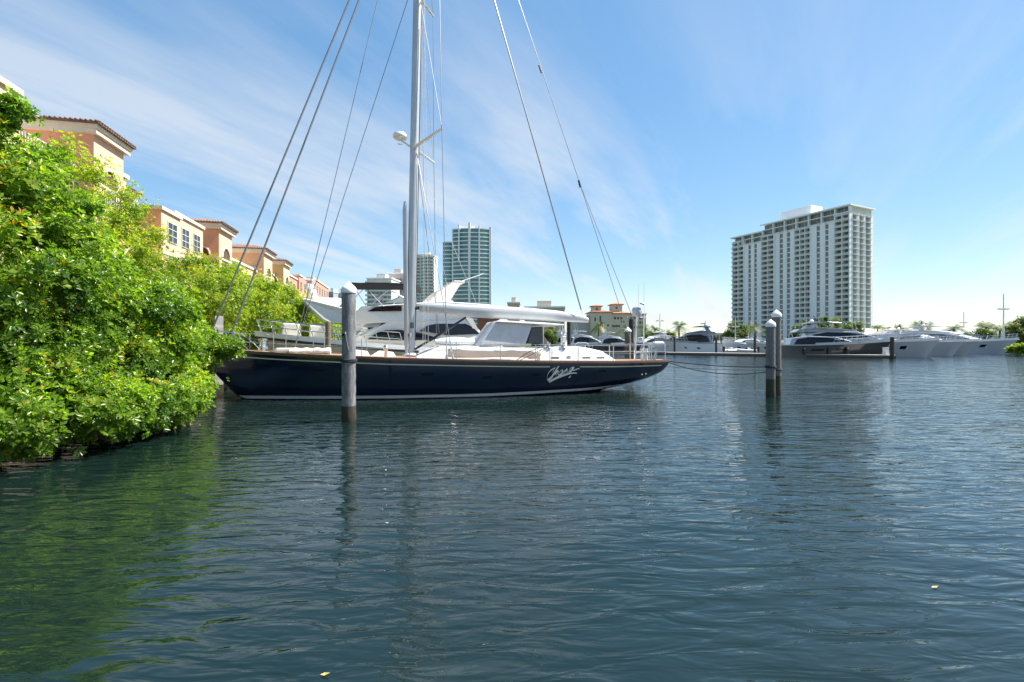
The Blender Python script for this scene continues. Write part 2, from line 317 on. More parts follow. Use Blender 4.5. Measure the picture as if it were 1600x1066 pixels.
# ------------------------------------------------------------------ white slab tower on the right
T0 = Vector((166, 239)); TA = math.atan2(.897, -.441)
tw = thing('residential_tower', 'tall white slab tower with balcony stacks and stepped flat roof', 'tower', (T0.x, T0.y, 0), TA)
tfr = Frame((T0.x, T0.y), TA)
def fx(zx): return tfr.rp(1120+zx*.2063, 400, 0)[0]
tww = mat('tower_white', (.82, .83, .84), .8, var=.04, vscale=.1); twb = mat('tower_balcony', (.74, .75, .72), .7, var=.1, vscale=.2); twd = mat('tower_glass', (.08, .09, .10), .12, var=.5, vscale=.25, col2=(.24, .24, .22))
twr = mat('tower_recess', (.66, .67, .64), .8, var=.12, vscale=.1); twg = mat('tower_rail', (.55, .60, .57), .4, var=.15, vscale=.2)
XE = 68.0; ZT = 69.5; ZW = 66.0; FH = 2.83; DP = 20.0
xs = fx(345)
MB().box(.5, xs, -DP+.5, -2.0, 0, ZT-.6).build('core', twr, tw); MB().box(xs, XE-.5, -DP+.5, -2.0, 0, ZW-.6).build('core', twr, tw)
MB().box(-.9, xs+.8, -DP-.9, .9, ZT-.6, ZT+.1).build('roof_slab', tww, tw); MB().box(xs+.8, XE+.9, -DP-.9, .9, ZW-.6, ZW+.1).build('roof_slab', tww, tw)
MB().box(fx(670), fx(435), -15, -5, ZT+.5, ZT+6).build('penthouse', tww, tw, bevel=.2)
for a, b, zt in ((845, 890, 63), (780, 820, 63), (710, 755, 63), (555, 590, 63), (500, 530, 63), (440, 475, 63), (303, 345, 60), (258, 283, 60), (205, 238, 60)):
    MB().box(fx(b), fx(a), -2.2, 0, 0, zt).build('pier', tww, tw)
wproto = {}
def shared(key, fn):
    if key not in wproto: wproto[key] = fn(); return wproto[key], True
    return wproto[key], False
def place(key, name, parent, fn, m, loc):
    if key not in wproto: o = fn().build(name, m, parent); wproto[key] = o; o.location = loc; return o
    return inst(wproto[key], name, parent, loc)
for a, b, zt in ((820, 845, 63), (755, 780, 63), (530, 555, 63), (475, 500, 63), (283, 303, 60), (238, 258, 60)):
    xa, xb = fx(b), fx(a); w = xb-xa
    MB().box(xa+.01, xb-.01, -2.1, -.5, 0, zt).build('window_column', tww, tw)
    for i in range(int(zt/FH)): place(('w', a), 'window', tw, lambda: MB().box(.05, w-.05, 0, .06, .35, 2.6), twd, (xa, -.5, i*FH))
for a, b, nb, zt in ((893, 1008, 2, 66), (590, 710, 3, 63), (345, 440, 2, 63), (122, 205, 2, 63)):
    xa, xb = fx(b), fx(a); w = xb-xa; dv = 1.2 if a == 345 else .5
    for i in range(int(zt/FH)):
        def slabf():
            m = MB(); m.box(0, w, -2.05, dv, -.12, .12)
            return m
        bal = place(('b', a), 'balcony', tw, slabf, twb, (xa, 0, (i+1)*FH-.2))
        place(('r', a), 'railing', bal, lambda: MB().box(.05, w-.05, dv-.12, dv-.06, .1, 1.05), twg, (0, 0, 0))
        for k in range(nb):
            place(('g', a), 'window', tw, lambda: MB().box(.35, w/nb-.35, 0, .08, .25, 2.5), twd, (xa+k*w/nb, -2.0, i*FH))
    for k in range(nb+1): MB().box(xa+k*w/nb-.14, xa+k*w/nb+.14, -2.1, dv+.02, 0, zt).build('mullion', tww, tw)
# crown storeys
for zz, xa, xb in ((63, .3, xs), (66.1, .3, xs), (60.2, xs, XE-.3), (63, xs, XE-.3)):
    MB().box(xa, xb, -2.1, .35, zz-.15, zz+.2).build('crown_slab', tww, tw)
    n = 14 if xb == xs else 6
    for k in range(n):
        xx = xa+(xb-xa)*(k+.5)/n; MB().box(xx-.42*(xb-xa)/n, xx+.42*(xb-xa)/n, -1.95, -1.7, zz+.4, zz+2.7).build('window', twd, tw)
        if k % 2 == 0: MB().box(xx-.5*(xb-xa)/n-.25, xx-.5*(xb-xa)/n+.25, -2.1, .3, zz+.2, zz+2.95).build('crown_post', tww, tw)
# end facade (x = 0 side) and small end balconies
for ya, yb in ((-1.9, 0), (-8.2, -6.6), (-13.6, -12), (-DP, -18.2)): MB().box(-.02, .6, ya, yb, 0, 66).build('pier', tww, tw)
for i in range(23):
    z = i*FH
    for ya, yb in ((-6.5, -2.0), (-11.9, -8.3), (-18.1, -13.7)):
        place(('e', ya), 'window', tw, lambda: MB().box(-.05, .05, .4, yb-ya-.4, .35, 2.45), twd, (.45, ya, z))
        e = place(('eb', ya), 'balcony', tw, lambda: MB().box(-.9, .5, .02, yb-ya-.02, -.1, .12), twb, (0, ya, z+FH-.2))
    place('fe', 'balcony', tw, lambda: MB().box(0, 6, -2.4, 0, -.12, .14).box(.1, 5.9, -2.35, -2.25, .14, 1.0), twb, (1, -DP, z+FH-.2))
    if z < 60: place('le', 'balcony', tw, lambda: MB().box(0, 2.2, -6, 0, -.12, .14).box(2.1, 2.18, -5.9, -.1, .14, 1.0), twb, (XE-.5, -1, z+FH-.2))

# ------------------------------------------------------------------ towers behind the yacht
teal = mat('teal_glass', (.10, .27, .27), .10, var=.35, vscale=.12, spec=.7, col2=(.04, .13, .15)); tslab = mat('tower_slab', (.72, .76, .75), .7, var=.05)
D0 = 368.0
tt = thing('glass_tower', 'curved teal glass tower with white fins and floor bands', 'tower', (gx(730, D0), D0, 0), 0)
def arc(xa, xb, bul, n=14, y=0): return [(xa+(xb-xa)*i/n, y-bul*(1-((2*i/n)-1)**2)) for i in range(n+1)]
def prism(poly, z0, z1):
    k = len(poly); return MB().add([(*p, z0) for p in poly]+[(*p, z1) for p in poly], [tuple(range(k))[::-1], tuple(range(k, 2*k))]+[(i, (i+1) % k, k+(i+1) % k, k+i) for i in range(k)])
main_o = arc(-11.5, 17.6, 3.2)+[(17.6, 14), (-11.5, 14)]; left_o = arc(-19.2, -11, 2.0, 8, 3.5)+[(-11, 14), (-19.2, 14)]
def shrink(p, k): return [(x-k*(1 if x > 2 else -1)*.3 if False else x*(1-k*.01), y+k*.5) for x, y in p]
g_main = [(x*.985, y+.9) for x, y in main_o]; g_left = [(x*.99, y+.9) for x, y in left_o]
for i in range(28):
    z = i*3.1
    place('ts', 'floor_band', tt, lambda: prism(main_o, -.35, .45), tslab, (0, 0, z+3.1)); place('tg', 'glass_band', tt, lambda: prism(g_main, .45, 2.75), teal, (0, 0, z))
    if i < 25: place('ls', 'floor_band', tt, lambda: prism(left_o, -.35, .45), tslab, (0, 0, z+3.1)); place('lg', 'glass_band', tt, lambda: prism(g_left, .45, 2.75), teal, (0, 0, z))
for x, y, z0, z1, w in ((-6, -2.9, 62, 90, .5), (1.9, -4.0, 0, 91, .8), (9.2, -2.9, 0, 89, .5), (17.4, -.4, 0, 88.5, .9), (-11.2, .6, 0, 87, .5)):
    MB().box(x-w, x+w, y, y+2.5, z0, z1).build('fin', mat('fin_white', (.75, .76, .78), .6, var=.04), tt)
MB().box(-8, 5, 1, 9, 86.5, 90).build('roof_house', tslab, tt)
def plain_tower(label, px0, px1, ytop, D, m, fl, nb, dep=18, balc=None, fh=3.0):
    h = at(0, ytop, D).z; w = (px1-px0)/F*D; t = thing('apartment_tower', label, 'tower', (gx((px0+px1)/2, D), D, 0), random.uniform(-.12, .12))
    MB().box(-w/2, w/2, 0, dep, 0, h).build('wall', m, t); MB().box(-w/2-.4, w/2+.4, -.5, dep+.4, h, h+.8).build('cornice', tww, t); MB().box(-w/5, w/6, 4, 12, h+.8, h+4).build('roof_house', m, t)
    key = label
    for i in range(int(h/fh)):
        z = i*fh
        if z < at(0, 490, D).z-8: continue
        for k in range(nb): place((key, 'w'), 'window', t, lambda: MB().box(.18*w/nb, .82*w/nb, -.06, .1, .8, 2.4), twd, (-w/2+k*w/nb, 0, z))
        if balc: place((key, 'b'), 'balcony', t, lambda: MB().box(balc[0]*w, balc[1]*w, -1.4, .1, -.15, .15).box(balc[0]*w, balc[1]*w, -1.42, -1.3, .15, 1.0), twb, (0, 0, z+fh))
plain_tower('slim pale tower with a column of balconies behind the glass tower', 650, 678, 399, 440, mat('tw_pale', (.62, .62, .56), .8, var=.06), 0, 4, balc=(-.15, .55))
plain_tower('grey broad apartment block seen past the black bimini', 573, 612, 436, 330, mat('tw_grey', (.50, .49, .49), .8, var=.06), 0, 6, balc=(-.55, .52))
plain_tower('pinkish apartment block beside the mast with a darker top', 606, 634, 428, 350, mat('tw_pink', (.50, .41, .38), .8, var=.06), 0, 5)
plain_tower('small distant grey tower beside the wrapped piling', 510, 521, 457, 420, mat('tw_slate', (.33, .37, .42), .7, var=.1), 0, 3)
plain_tower('small distant pale blue-grey tower paired with the slate one', 524, 538, 458, 430, mat('tw_blue', (.45, .49, .54), .7, var=.1), 0, 4)
plain_tower('low tan block with a rooftop tank beyond the boom', 793, 812, 474, 300, mat('tw_tan', (.50, .40, .31), .8, var=.1), 0, 3)
plain_tower('long low tan building beyond the boom', 820, 882, 481, 260, mat('tw_tan2', (.46, .38, .32), .8, var=.1), 0, 9)
# tile-roofed waterfront villa
D1 = 150.0
vl = thing('waterfront_villa', 'cream waterfront building with two orange tile-roofed turrets', 'building', (gx(960, D1), D1, 0), 0)
vc = mat('villa_cream', (.60, .53, .42), .85, var=.06); vt = mat('villa_tile', (.42, .19, .10), .85, var=.2)
def vx(px): return gx(px, D1)-gx(960, D1)
def vz(py): return at(0, py, D1).z
def vbox(px0, px1, py, y0, y1, m=None): return MB().box(vx(px0), vx(px1), y0, y1, .5, vz(py)).build('wall', m or vc, vl)
def vroof(px0, px1, py, y0, y1, rh):
    a, b = vx(px0)-.5, vx(px1)+.5; c, d = y0-.5, y1+.5; z = vz(py); mx_, my = (a+b)/2, (c+d)/2; k = min(b-a, d-c)/2
    MB().add([(a,c,z),(b,c,z),(b,d,z),(a,d,z),(a,c,z+.2),(b,c,z+.2),(b,d,z+.2),(a,d,z+.2),(a+k,c+k,z+rh),(b-k,c+k,z+rh),(b-k,d-k,z+rh),(a+k,d-k,z+rh)], [(3,2,1,0),(0,1,5,4),(1,2,6,5),(2,3,7,6),(3,0,4,7),(4,5,9,8),(5,6,10,9),(6,7,11,10),(7,4,8,11),(8,9,10,11)]).build('roof', vt, vl)
vbox(924, 956, 488, 0, 10); vroof(924, 956, 488, 0, 10, 1.0); vbox(927, 941, 478.5, 1.5, 5); vroof(927, 941, 478.5, 1.5, 5, .8)
vbox(954.5, 985, 490, 1, 12); vroof(954.5, 985, 490, 1, 12, 1.2); vbox(959, 975, 475.5, 2.5, 7); vroof(959, 975, 475.5, 2.5, 7, .9)
vbox(984, 1012, 491, 2, 13); MB().box(vx(983), vx(1013), 1.6, 13.4, vz(491), vz(489.5)).build('cornice', vc, vl)
vbox(896, 926, 493, 3, 16, mat('villa_grey', (.42, .42, .42), .8, var=.06))
for px, py, w, h in ((938, 494, 2.5, 9), (930, 496, 2.5, 6), (950, 507, 3, 3), (962, 495, 4, 4), (967, 495, 3, 4), (972, 495, 3, 4), (963, 508, 14, 3), (972, 501, 2, 3), (976, 501, 2, 3), (934, 481, 3, 3), (966, 479, 3, 3),
                     *[(988+i*5, 495+j*7, 3, 4) for i in range(5) for j in range(3)]):
    yy = {True: -.05, False: .95}[px < 956]
    if px > 984: yy = 1.95
    if (px, py) == (934, 481): yy = 1.45
    if (px, py) == (966, 479): yy = 2.45
    MB().box(vx(px-w/2), vx(px+w/2), yy, yy+.3, vz(py+h), vz(py)).build('window', wing, vl)
bb = thing('brick_building', 'red-brown brick house wall under the boom', 'building', (gx(765, 75), 75, 0), 0)
MB().box(-1.9, 1.4, 0, 5, .5, at(0, 496, 75).z).build('wall', mat('brick_wall', (.33, .15, .09), .9, var=.15, vscale=3, bump=.3), bb); MB().box(-2.1, 1.6, -.3, 5.3, at(0, 496, 75).z, at(0, 495, 75).z).build('roof', tile, bb); MB().box(-.9, -.1, -.04, .1, 2.9, 4.6).build('window', wing, bb)
# low houses on the far right
def lowhouse(label, px0, px1, ytop, D, roofm, wallm):
    t = thing('waterfront_house', label, 'house', (gx((px0+px1)/2, D), D, 0), 0); w = (px1-px0)/F*D; h = at(0, ytop, D).z
    MB().box(-w/2, w/2, 0, 9, .5, h*.68).build('wall', wallm, t)
    r = MB().add([(-w/2-.8,-.9,h*.68),(w/2+.8,-.9,h*.68),(w/2+.8,9.9,h*.68),(-w/2-.8,9.9,h*.68),(-w/2+2,4,h),(w/2-2,4,h),(w/2-2,5,h),(-w/2+2,5,h)], [(3,2,1,0),(0,1,5,4),(1,2,6,5),(2,3,7,6),(3,0,4,7),(4,5,6,7)]); r.build('roof', roofm, t)
    for i in range(5): f = MB().box(-w/2+w*(i+.15)/5, -w/2+w*(i+.85)/5, -.08, .1, 1.4, h*.60).build('window', winf, t); MB().box(-w/2+w*(i+.2)/5, -w/2+w*(i+.8)/5, -.12, .0, 1.5, h*.57).build('pane', wing, f)
roofg = mat('roof_grey', (.30, .30, .31), .8, var=.15); roofs = mat('roof_sand', (.52, .46, .37), .8, var=.12)
lowhouse('grey-roofed waterfront house with dark porch windows behind the light pole', 1500, 1580, 511, 125, roofg, white)
lowhouse('sand-roofed waterfront house behind the white bows', 1395, 1495, 513, 140, roofs, cream)
lowhouse('cream low dockside house beside the grey-blue yacht', 1108, 1135, 509, 150, cream, cream)
lowhouse('pale low house next to the sunlit end of the white tower', 1330, 1400, 513, 165, roofs, white)

# ------------------------------------------------------------------ foliage
def leaf_mesh(name, pos, axis, nl, size, m, fine=True, tint=None, ang=(35, 80), seedpick=None, parent=None, wr=.42):
    n = len(pos); A = axis/np.linalg.norm(axis, axis=1, keepdims=True)
    ref = np.where(np.abs(A[:, 2:3]) < .9, np.array([[0, 0, 1.]]), np.array([[1., 0, 0]])); U = np.cross(A, ref); U /= np.linalg.norm(U, axis=1, keepdims=True); V = np.cross(A, U)
    th = rng.uniform(0, 6.28, (n, 1))+np.arange(nl)[None]*2.4; ph = np.radians(rng.uniform(*ang, (n, nl)))
    d = np.cos(ph)[..., None]*A[:, None]+np.sin(ph)[..., None]*(np.cos(th)[..., None]*U[:, None]+np.sin(th)[..., None]*V[:, None])
    d = (d+rng.normal(0, .12, d.shape)).reshape(-1, 3); d /= np.linalg.norm(d, axis=1, keepdims=True)
    AA = np.repeat(A, nl, 0); nr = AA-(AA*d).sum(1, keepdims=True)*d+rng.normal(0, .25, d.shape); nr -= (nr*d).sum(1, keepdims=True)*d; nr /= np.linalg.norm(nr, axis=1, keepdims=True)+1e-9; sd_ = np.cross(d, nr)
    L = (size*rng.uniform(.65, 1.25, len(d)))[:, None]; w = L*wr*.5; b = np.repeat(pos, nl, 0)+d*L*.12
    tn = np.clip(np.repeat(tint if tint is not None else rng.uniform(0, 1, n), nl)+rng.normal(0, .16, len(d)), 0, 1)
    pick = None
    if seedpick is not None:
        pick = seedpick(b, d, nr)
        data = [(b[i].copy(), d[i].copy(), nr[i].copy(), sd_[i].copy(), float(L[i, 0]), float(tn[i])) for i in pick]
        keep = np.ones(len(d), bool); keep[pick] = False; b, d, nr, sd_, L, w, tn = b[keep], d[keep], nr[keep], sd_[keep], L[keep], w[keep], tn[keep]; pick = data
    if fine:
        vs = np.stack([b, b+d*L*.62+sd_*w+nr*w*.35, b+d*L*.58, b+d*L*.62-sd_*w+nr*w*.35, b+d*L-nr*L*.06], 1); tri = np.array([[0, 1, 2], [0, 2, 3], [1, 4, 2], [2, 4, 3]])
    else:
        vs = np.stack([b, b+d*L*.55+sd_*w, b+d*L-nr*L*.05, b+d*L*.55-sd_*w], 1); tri = np.array([[0, 1, 2], [0, 2, 3]])
    k = vs.shape[1]; F_ = (np.arange(len(b))[:, None, None]*k+tri[None]).reshape(-1, 3)
    me = bpy.data.meshes.new(name); nv = len(b)*k; me.vertices.add(nv); me.vertices.foreach_set('co', vs.reshape(-1).astype(np.float32))
    me.loops.add(F_.size); me.loops.foreach_set('vertex_index', F_.reshape(-1).astype(np.int32)); me.polygons.add(len(F_)); me.polygons.foreach_set('loop_start', np.arange(0, F_.size, 3, dtype=np.int32))
    at_ = me.attributes.new('tint', 'FLOAT', 'POINT'); at_.data.foreach_set('value', np.repeat(tn, k).astype(np.float32)); me.update(); me.materials.append(m)
    o = bpy.data.objects.new(name, me); COL.objects.link(o)
    if parent: o.parent = parent
    return o, pick
def crown_points(c, r, nc, cr, per, zmin=.15, low=0.0):
    P, A, T = [], [], []
    c = np.array(c); r = np.array(r)
    for i in range(nc):
        v = rng.normal(size=3); v /= np.linalg.norm(v); rad = rng.uniform(.55, 1.0)**.6
        cc = c+v*r*rad; cs = cr*rng.uniform(.6, 1.3)
        if cc[2] < zmin+.15: cc[2] = zmin+rng.uniform(.15, .8)
        u = rng.normal(size=(per, 3)); u /= np.linalg.norm(u, axis=1, keepdims=True); u[:, 2] = u[:, 2]*.8+.15
        p = cc+u*cs*np.abs(rng.normal(.75, .38, (per, 1))); ax = u*.8+v*.5+np.array([0, 0, .55])+rng.normal(0, .2, u.shape)
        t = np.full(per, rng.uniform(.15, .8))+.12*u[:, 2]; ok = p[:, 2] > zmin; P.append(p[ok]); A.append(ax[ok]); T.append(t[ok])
    return np.concatenate(P), np.concatenate(A), np.concatenate(T)
def tree(name, label, cat, base, c, r, nc, cr, per, nl, size, m, fine, group=None, pick=None, extra=None, zmin=.15, nlimb=9, tr=.14):
    t = thing(name, label, cat, (base[0], base[1], base[2]), 0, group); off = np.array(base)
    P, A, T = crown_points(c, r, nc, cr, per, zmin)
    if extra:
        for e in extra:
            p, a, q = crown_points(*e, zmin); P = np.concatenate([P, p]); A = np.concatenate([A, a]); T = np.concatenate([T, q])
    o, pk = leaf_mesh('crown', P-off, A, nl, size, m, fine, T, seedpick=pick, parent=t); tag(o, kind='stuff')
    tk = MB(); b0 = Vector((0, 0, -.6)); top = Vector(c)-Vector(base); mid = Vector((top.x*.35+random.uniform(-.2, .2), top.y*.35, top.z*.5))
    tk.tube([b0, b0.lerp(mid, .5)+Vector((.1, .05, 0)), mid, mid.lerp(top, .7)], [tr*1.3, tr*1.05, tr*.85, tr*.5], 8); tk.build('trunk', bark, t, smooth=True)
    lm = MB(); tgt = [P[i]-off for i in rng.integers(0, len(P), nlimb)] + ([np.array(e[0])-off for e in extra if e[0][2] < 5] if extra else [])
    for q in tgt:
        q = Vector(q); s0 = b0.lerp(mid, random.uniform(.5, 1)) if random.random() < .5 else mid.lerp(top, random.uniform(0, .6)); k = s0.lerp(q, .5)+Vector((0, 0, random.uniform(-.1, .3)))
        lm.tube([s0, s0.lerp(k, .6), k, q], [tr*.5, tr*.38, tr*.28, tr*.08], 6)
    lm.build('limbs', bark, t, smooth=True)
    if pk:
        lmeshes = []
        for q in range(5):
            me = bpy.data.meshes.new('leaf'); h = .21
            me.from_pydata([(0, 0, 0), (.3, h*.7, .05), (.62, h, .075), (.9, h*.62, .03), (1, 0, -.06), (.9, -h*.62, .03), (.62, -h, .075), (.3, -h*.7, .05), (.35, 0, 0), (.68, 0, 0)], [],
                           [(0, 8, 1), (1, 8, 9, 2), (2, 9, 3), (3, 9, 4), (0, 7, 8), (7, 6, 9, 8), (6, 5, 9), (5, 4, 9)])
            a = me.attributes.new('tint', 'FLOAT', 'POINT'); a.data.foreach_set('value', [.1+.2*q]*10); me.materials.append(m); lmeshes.append(me)
        for b, d, nr, s_, L, tn in pk:
            lo = bpy.data.objects.new('leaf', lmeshes[min(4, int(tn*5))]); COL.objects.link(lo); lo.parent = t
            M = Matrix(((d[0]*L, s_[0]*L, nr[0]*L, b[0]), (d[1]*L, s_[1]*L, nr[1]*L, b[1]), (d[2]*L, s_[2]*L, nr[2]*L, b[2]), (0, 0, 0, 1))); lo.matrix_local = M
    return t
def near_pick(base):
    def f(b, d, nr):
        w = b+np.array(base); px = CX+F*w[:, 0]/w[:, 1]; dist = np.linalg.norm(w-np.array([0, 0, CAMZ]), axis=1); ok = (px > 3) & (w[:, 1] > 2)
        v = (np.array([0, 0, CAMZ])-w)/dist[:, None]; sc = np.abs((nr*v).sum(1))/dist**2; sc[~ok] = -1
        cand = np.argsort(-sc)[:12000]; fr = cand[np.argsort(dist[cand])][:1500]; return rng.choice(fr, 300, replace=False)
    return f
B1 = (-11.6, 10.2, .7);  B2 = (-12.2, 13, .7)
tree('mangrove_tree', 'glossy large-leaved mangrove with a high stray branch, spreading over the water', 'mangrove', B1, (-11.0, 10.0, 3.45), (2.3, 2.0, 3.2), 240, .42, 70, 8, .115, leaf_near, True, pick=near_pick(B1),
     extra=[((-9.75, 9.2, 6.6), (.5, .35, .28), 9, .22, 34), ((-9.55, 9.2, 6.25), (.2, .2, .2), 3, .15, 22), ((-9.2, 8.9, .7), (.9, .6, .5), 26, .36, 70), ((-8.75, 10.2, .75), (.7, .8, .5), 24, .36, 70), ((-9.4, 9.4, 1.0), (.9, 1.1, .8), 36, .42, 75)])
tree('mangrove_tree', 'leafy mangrove bending low over the water in front of the bow', 'mangrove', B2, (-10.7, 12.6, 2.3), (2.1, 2.3, 2.2), 200, .42, 72, 8, .108, leaf_near, True, pick=near_pick(B2),
     extra=[((-8.9, 11.6, .65), (.7, 1.0, .45), 26, .36, 70), ((-9.3, 13.3, .7), (.6, .9, .5), 24, .36, 70), ((-10.9, 15.8, 1.9), (.95, 1.2, .95), 54, .40, 75), ((-9.4, 12.4, .9), (.9, 1.6, .7), 44, .4, 75), ((-9.8, 16.6, 2.1), (.5, .4, .4), 12, .3, 60), ((-10.1, 14.4, .8), (.8, 1.0, .6), 26, .4, 70)])
mg=[o for o in bpy.data.objects if o.get('label','').startswith('glossy large')][0]
MB().tube([(.3, 0, 4.2), (.6, -.5, 5.1), (1.3, -.9, 5.6), (2.0, -1.0, 5.85)], [.06, .05, .035, .015], 6).build('stray_branch', bark, mg, smooth=True)
tree('shore_tree', 'tall yellow-green fine-leaved tree behind the glossy mangroves', 'tree', (-16, 17.5, .7), (-16.2, 17.2, 5.4), (3.2, 2.9, 3.7), 210, .55, 85, 7, .10, leaf_far, False)
tree('shore_tree', 'bushy green tree between the tall yellow-green tree and the forestays', 'tree', (-16, 23, .7), (-15.4, 22.8, 3.9), (2.8, 3.0, 2.5), 150, .55, 80, 7, .11, leaf_far, False)
tree('shore_tree', 'round green tree crossed by the two forestays', 'tree', (-17.8, 30, .7), (-17.3, 30, 4.1), (3.2, 3.6, 2.9), 130, .65, 75, 7, .14, leaf_far, False)
tree('shore_tree', 'green tree standing below the turret with the green awning', 'tree', (-19.4, 38, .7), (-18.9, 38, 3.9), (3.2, 4.0, 2.9), 75, .9, 80, 6, .2, leaf_far, False)
tree('shore_tree', 'green tree above the motor yacht bow rail', 'tree', (-21.2, 47, .7), (-20.7, 47, 3.3), (3.2, 4.4, 2.5), 65, .9, 80, 6, .22, leaf_far, False)
tree('shore_tree', 'last low tree of the shore row behind the white overhang', 'tree', (-23, 57, .7), (-22.6, 57, 2.9), (3.2, 5, 2.1), 60, .9, 75, 6, .25, leaf_far, False)
tree('shore_tree', 'half-hidden tree between the pink block and the white overhang', 'tree', (-26, 70, .7), (-25.4, 70, 2.9), (3.6, 6, 2.2), 50, 1.0, 70, 6, .3, leaf_far, False)
def bush(label, px0, px1, ytop, D, nc=26, m=None, dep=3, cr=.8):
    x0, x1 = gx(px0, D), gx(px1, D); h = at(0, ytop, D).z
    tree('shrub', label, 'shrub', ((x0+x1)/2, D, .8), ((x0+x1)/2, D, .9+h*.5), ((x1-x0)/2, dep, max(.4, h*.5-.4)), nc, cr, 60, 6, .38, m or leaf_dark, False, zmin=.9 if cr > .5 else .15, nlimb=5, tr=.12)
bush('rounded sunlit shrub at the shaded corner of the white tower', 1130, 1172, 509, 130, 40)
bush('long shrub rising behind the silver yacht under the white tower', 1236, 1282, 507, 135, 40)
bush('taller shrub mass beside the radar mast of the silver yacht', 1270, 1318, 499, 138, 46)
bush('shrub at the sunlit end of the white tower', 1320, 1345, 508, 128, 24)
bush('shrub in front of the grey-roofed house', 1518, 1540, 519, 104, 22)
bush('bright low shrub hanging over the water beyond the white bows', 1582, 1635, 552, 76, 30, leaf_far, 1.5, .45)
bush('leafy mass of shrubs around the palms past the tall light pole', 1575, 1640, 503, 95, 60, leaf_dark)
bush('shrub seen under the boom beside the dodger', 852, 872, 515, 120, 16)
bush('hedge between the villa and the grey-blue yacht', 1000, 1060, 522, 135, 40)
bush('hedge behind the white yacht bows', 1390, 1480, 523, 120, 60)
def palm(label, px, ytop, D, zb=.8, sc=1.0, grp=None):
    top = at(px, ytop, D); fl = 2.6*sc; h = top.z-fl*.55-zb; t = thing('palm_tree', label, 'palm tree', (top.x, D, zb), random.uniform(0, 6), grp)
    lean = random.uniform(-.3, .3); tp = Vector((lean, 0, h)); MB().tube([(0, 0, -.3), (lean*.2, 0, h*.4), tp], [.22*sc, .16*sc, .13*sc], 8).build('trunk', bark, t, smooth=True)
    P, A, vs, fs, tn = [], [], [], [], []
    for k in range(17):
        az = k*2.4+random.uniform(-.2, .2); el = math.radians(random.uniform(-25, 75)); d = Vector((math.cos(az), math.sin(az), 0)); n = 12; L_ = fl*random.uniform(.8, 1.1); ti = random.random(); side = Vector((-d.y, d.x, 0)); prev = None
        for i in range(n):
            s_ = i/(n-1); p = tp+d*(L_*s_*math.cos(el)*(1-.15*s_))+Vector((0, 0, L_*s_*math.sin(el)-L_*.62*s_**2))
            if prev is not None:
                for sg in (-1, 1):
                    ll = L_*.34*math.sin(math.pi*(.12+.86*s_))+.05; q = p+side*sg*ll*.8+d*ll*.45+Vector((0, 0, -ll*.45)); b = len(vs); wv = (p-prev)*.55
                    vs += [tuple(prev), tuple(prev+wv), tuple(q)]; fs.append((b, b+1, b+2)); tn += [ti]*3
                b = len(vs); vs += [tuple(prev-side*.03), tuple(prev+side*.03), tuple(p)]; fs.append((b, b+1, b+2)); tn += [ti]*3
            prev = p
    me = bpy.data.meshes.new('crown'); me.from_pydata(vs, [], fs); a = me.attributes.new('tint', 'FLOAT', 'POINT'); a.data.foreach_set('value', tn); me.materials.append(leaf_palm)
    o = bpy.data.objects.new('crown', me); COL.objects.link(o); o.parent = t
for lb, px, yt, D, sc in (('palm rising beyond the bow of the grey-blue yacht', 1061, 499, 125, .95), ('small pale palm between villa and light pole', 1022, 505, 140, .9), ('palm in front of the villa cream wall', 935, 499, 128, .9), ('palm before the taller turret of the villa', 977, 504, 130, .9), ('palm beside the flat-roofed wing of the villa', 1008, 505, 138, .9),
                          ('fan-shaped palm in front of the white tower', 1180, 501, 140, 1.0), ('feathery double palm behind the sand-roofed house', 1436, 497, 128, 1.1), ('palm leaning out of the double palm clump', 1448, 500, 130, 1.0), ('low palm peeking over the sand roof', 1408, 505, 140, .9), ('palm between the sand-roofed and grey-roofed houses', 1491, 502, 118, 1.0), ('tall-fronded palm in front of the grey roof', 1541, 498, 108, 1.05), ('palm beside the tall light pole', 1562, 502, 104, 1.0), ('palm in the shrub mass past the tall light pole', 1590, 494, 100, 1.1), ('small dark palm between the white tower and the pale low house', 1371, 505, 150, .9), ('dusty palm by the low pale house', 1385, 508, 150, .8)):
    palm(lb, px, yt-2, D, sc=sc*1.5)
def lightpole(label, px, ytop, yl, D):
    x = gx(px, D); h = at(0, ytop, D).z; zl = at(0, yl, D).z; t = thing('light_pole', label, 'light pole', (x, D, .7)); MB().tube([(0, 0, 0), (0, 0, h-.7)], .16, 8, .09).build('pole', railm, t)
    MB().box(-.9, .9, -.05, .05, zl-.76, zl-.64).build('crossarm', steel, t)
    for s_ in (-1, 1): MB().box(s_*.7-.28, s_*.7+.28, -.3, .3, zl-.64, zl-.45).build('lamp_head', steel, t, bevel=.04)
lightpole('tall white light pole in front of the grey-roofed house', 1568, 459, 484, 92); lightpole('thin light pole rising behind the palms', 1506, 488, 505, 130); lightpole('light pole between villa and grey-blue yacht', 1031, 490, 502, 130)
lightpole('slim light pole before the shrubs of the white tower', 1149, 497, 511, 118)

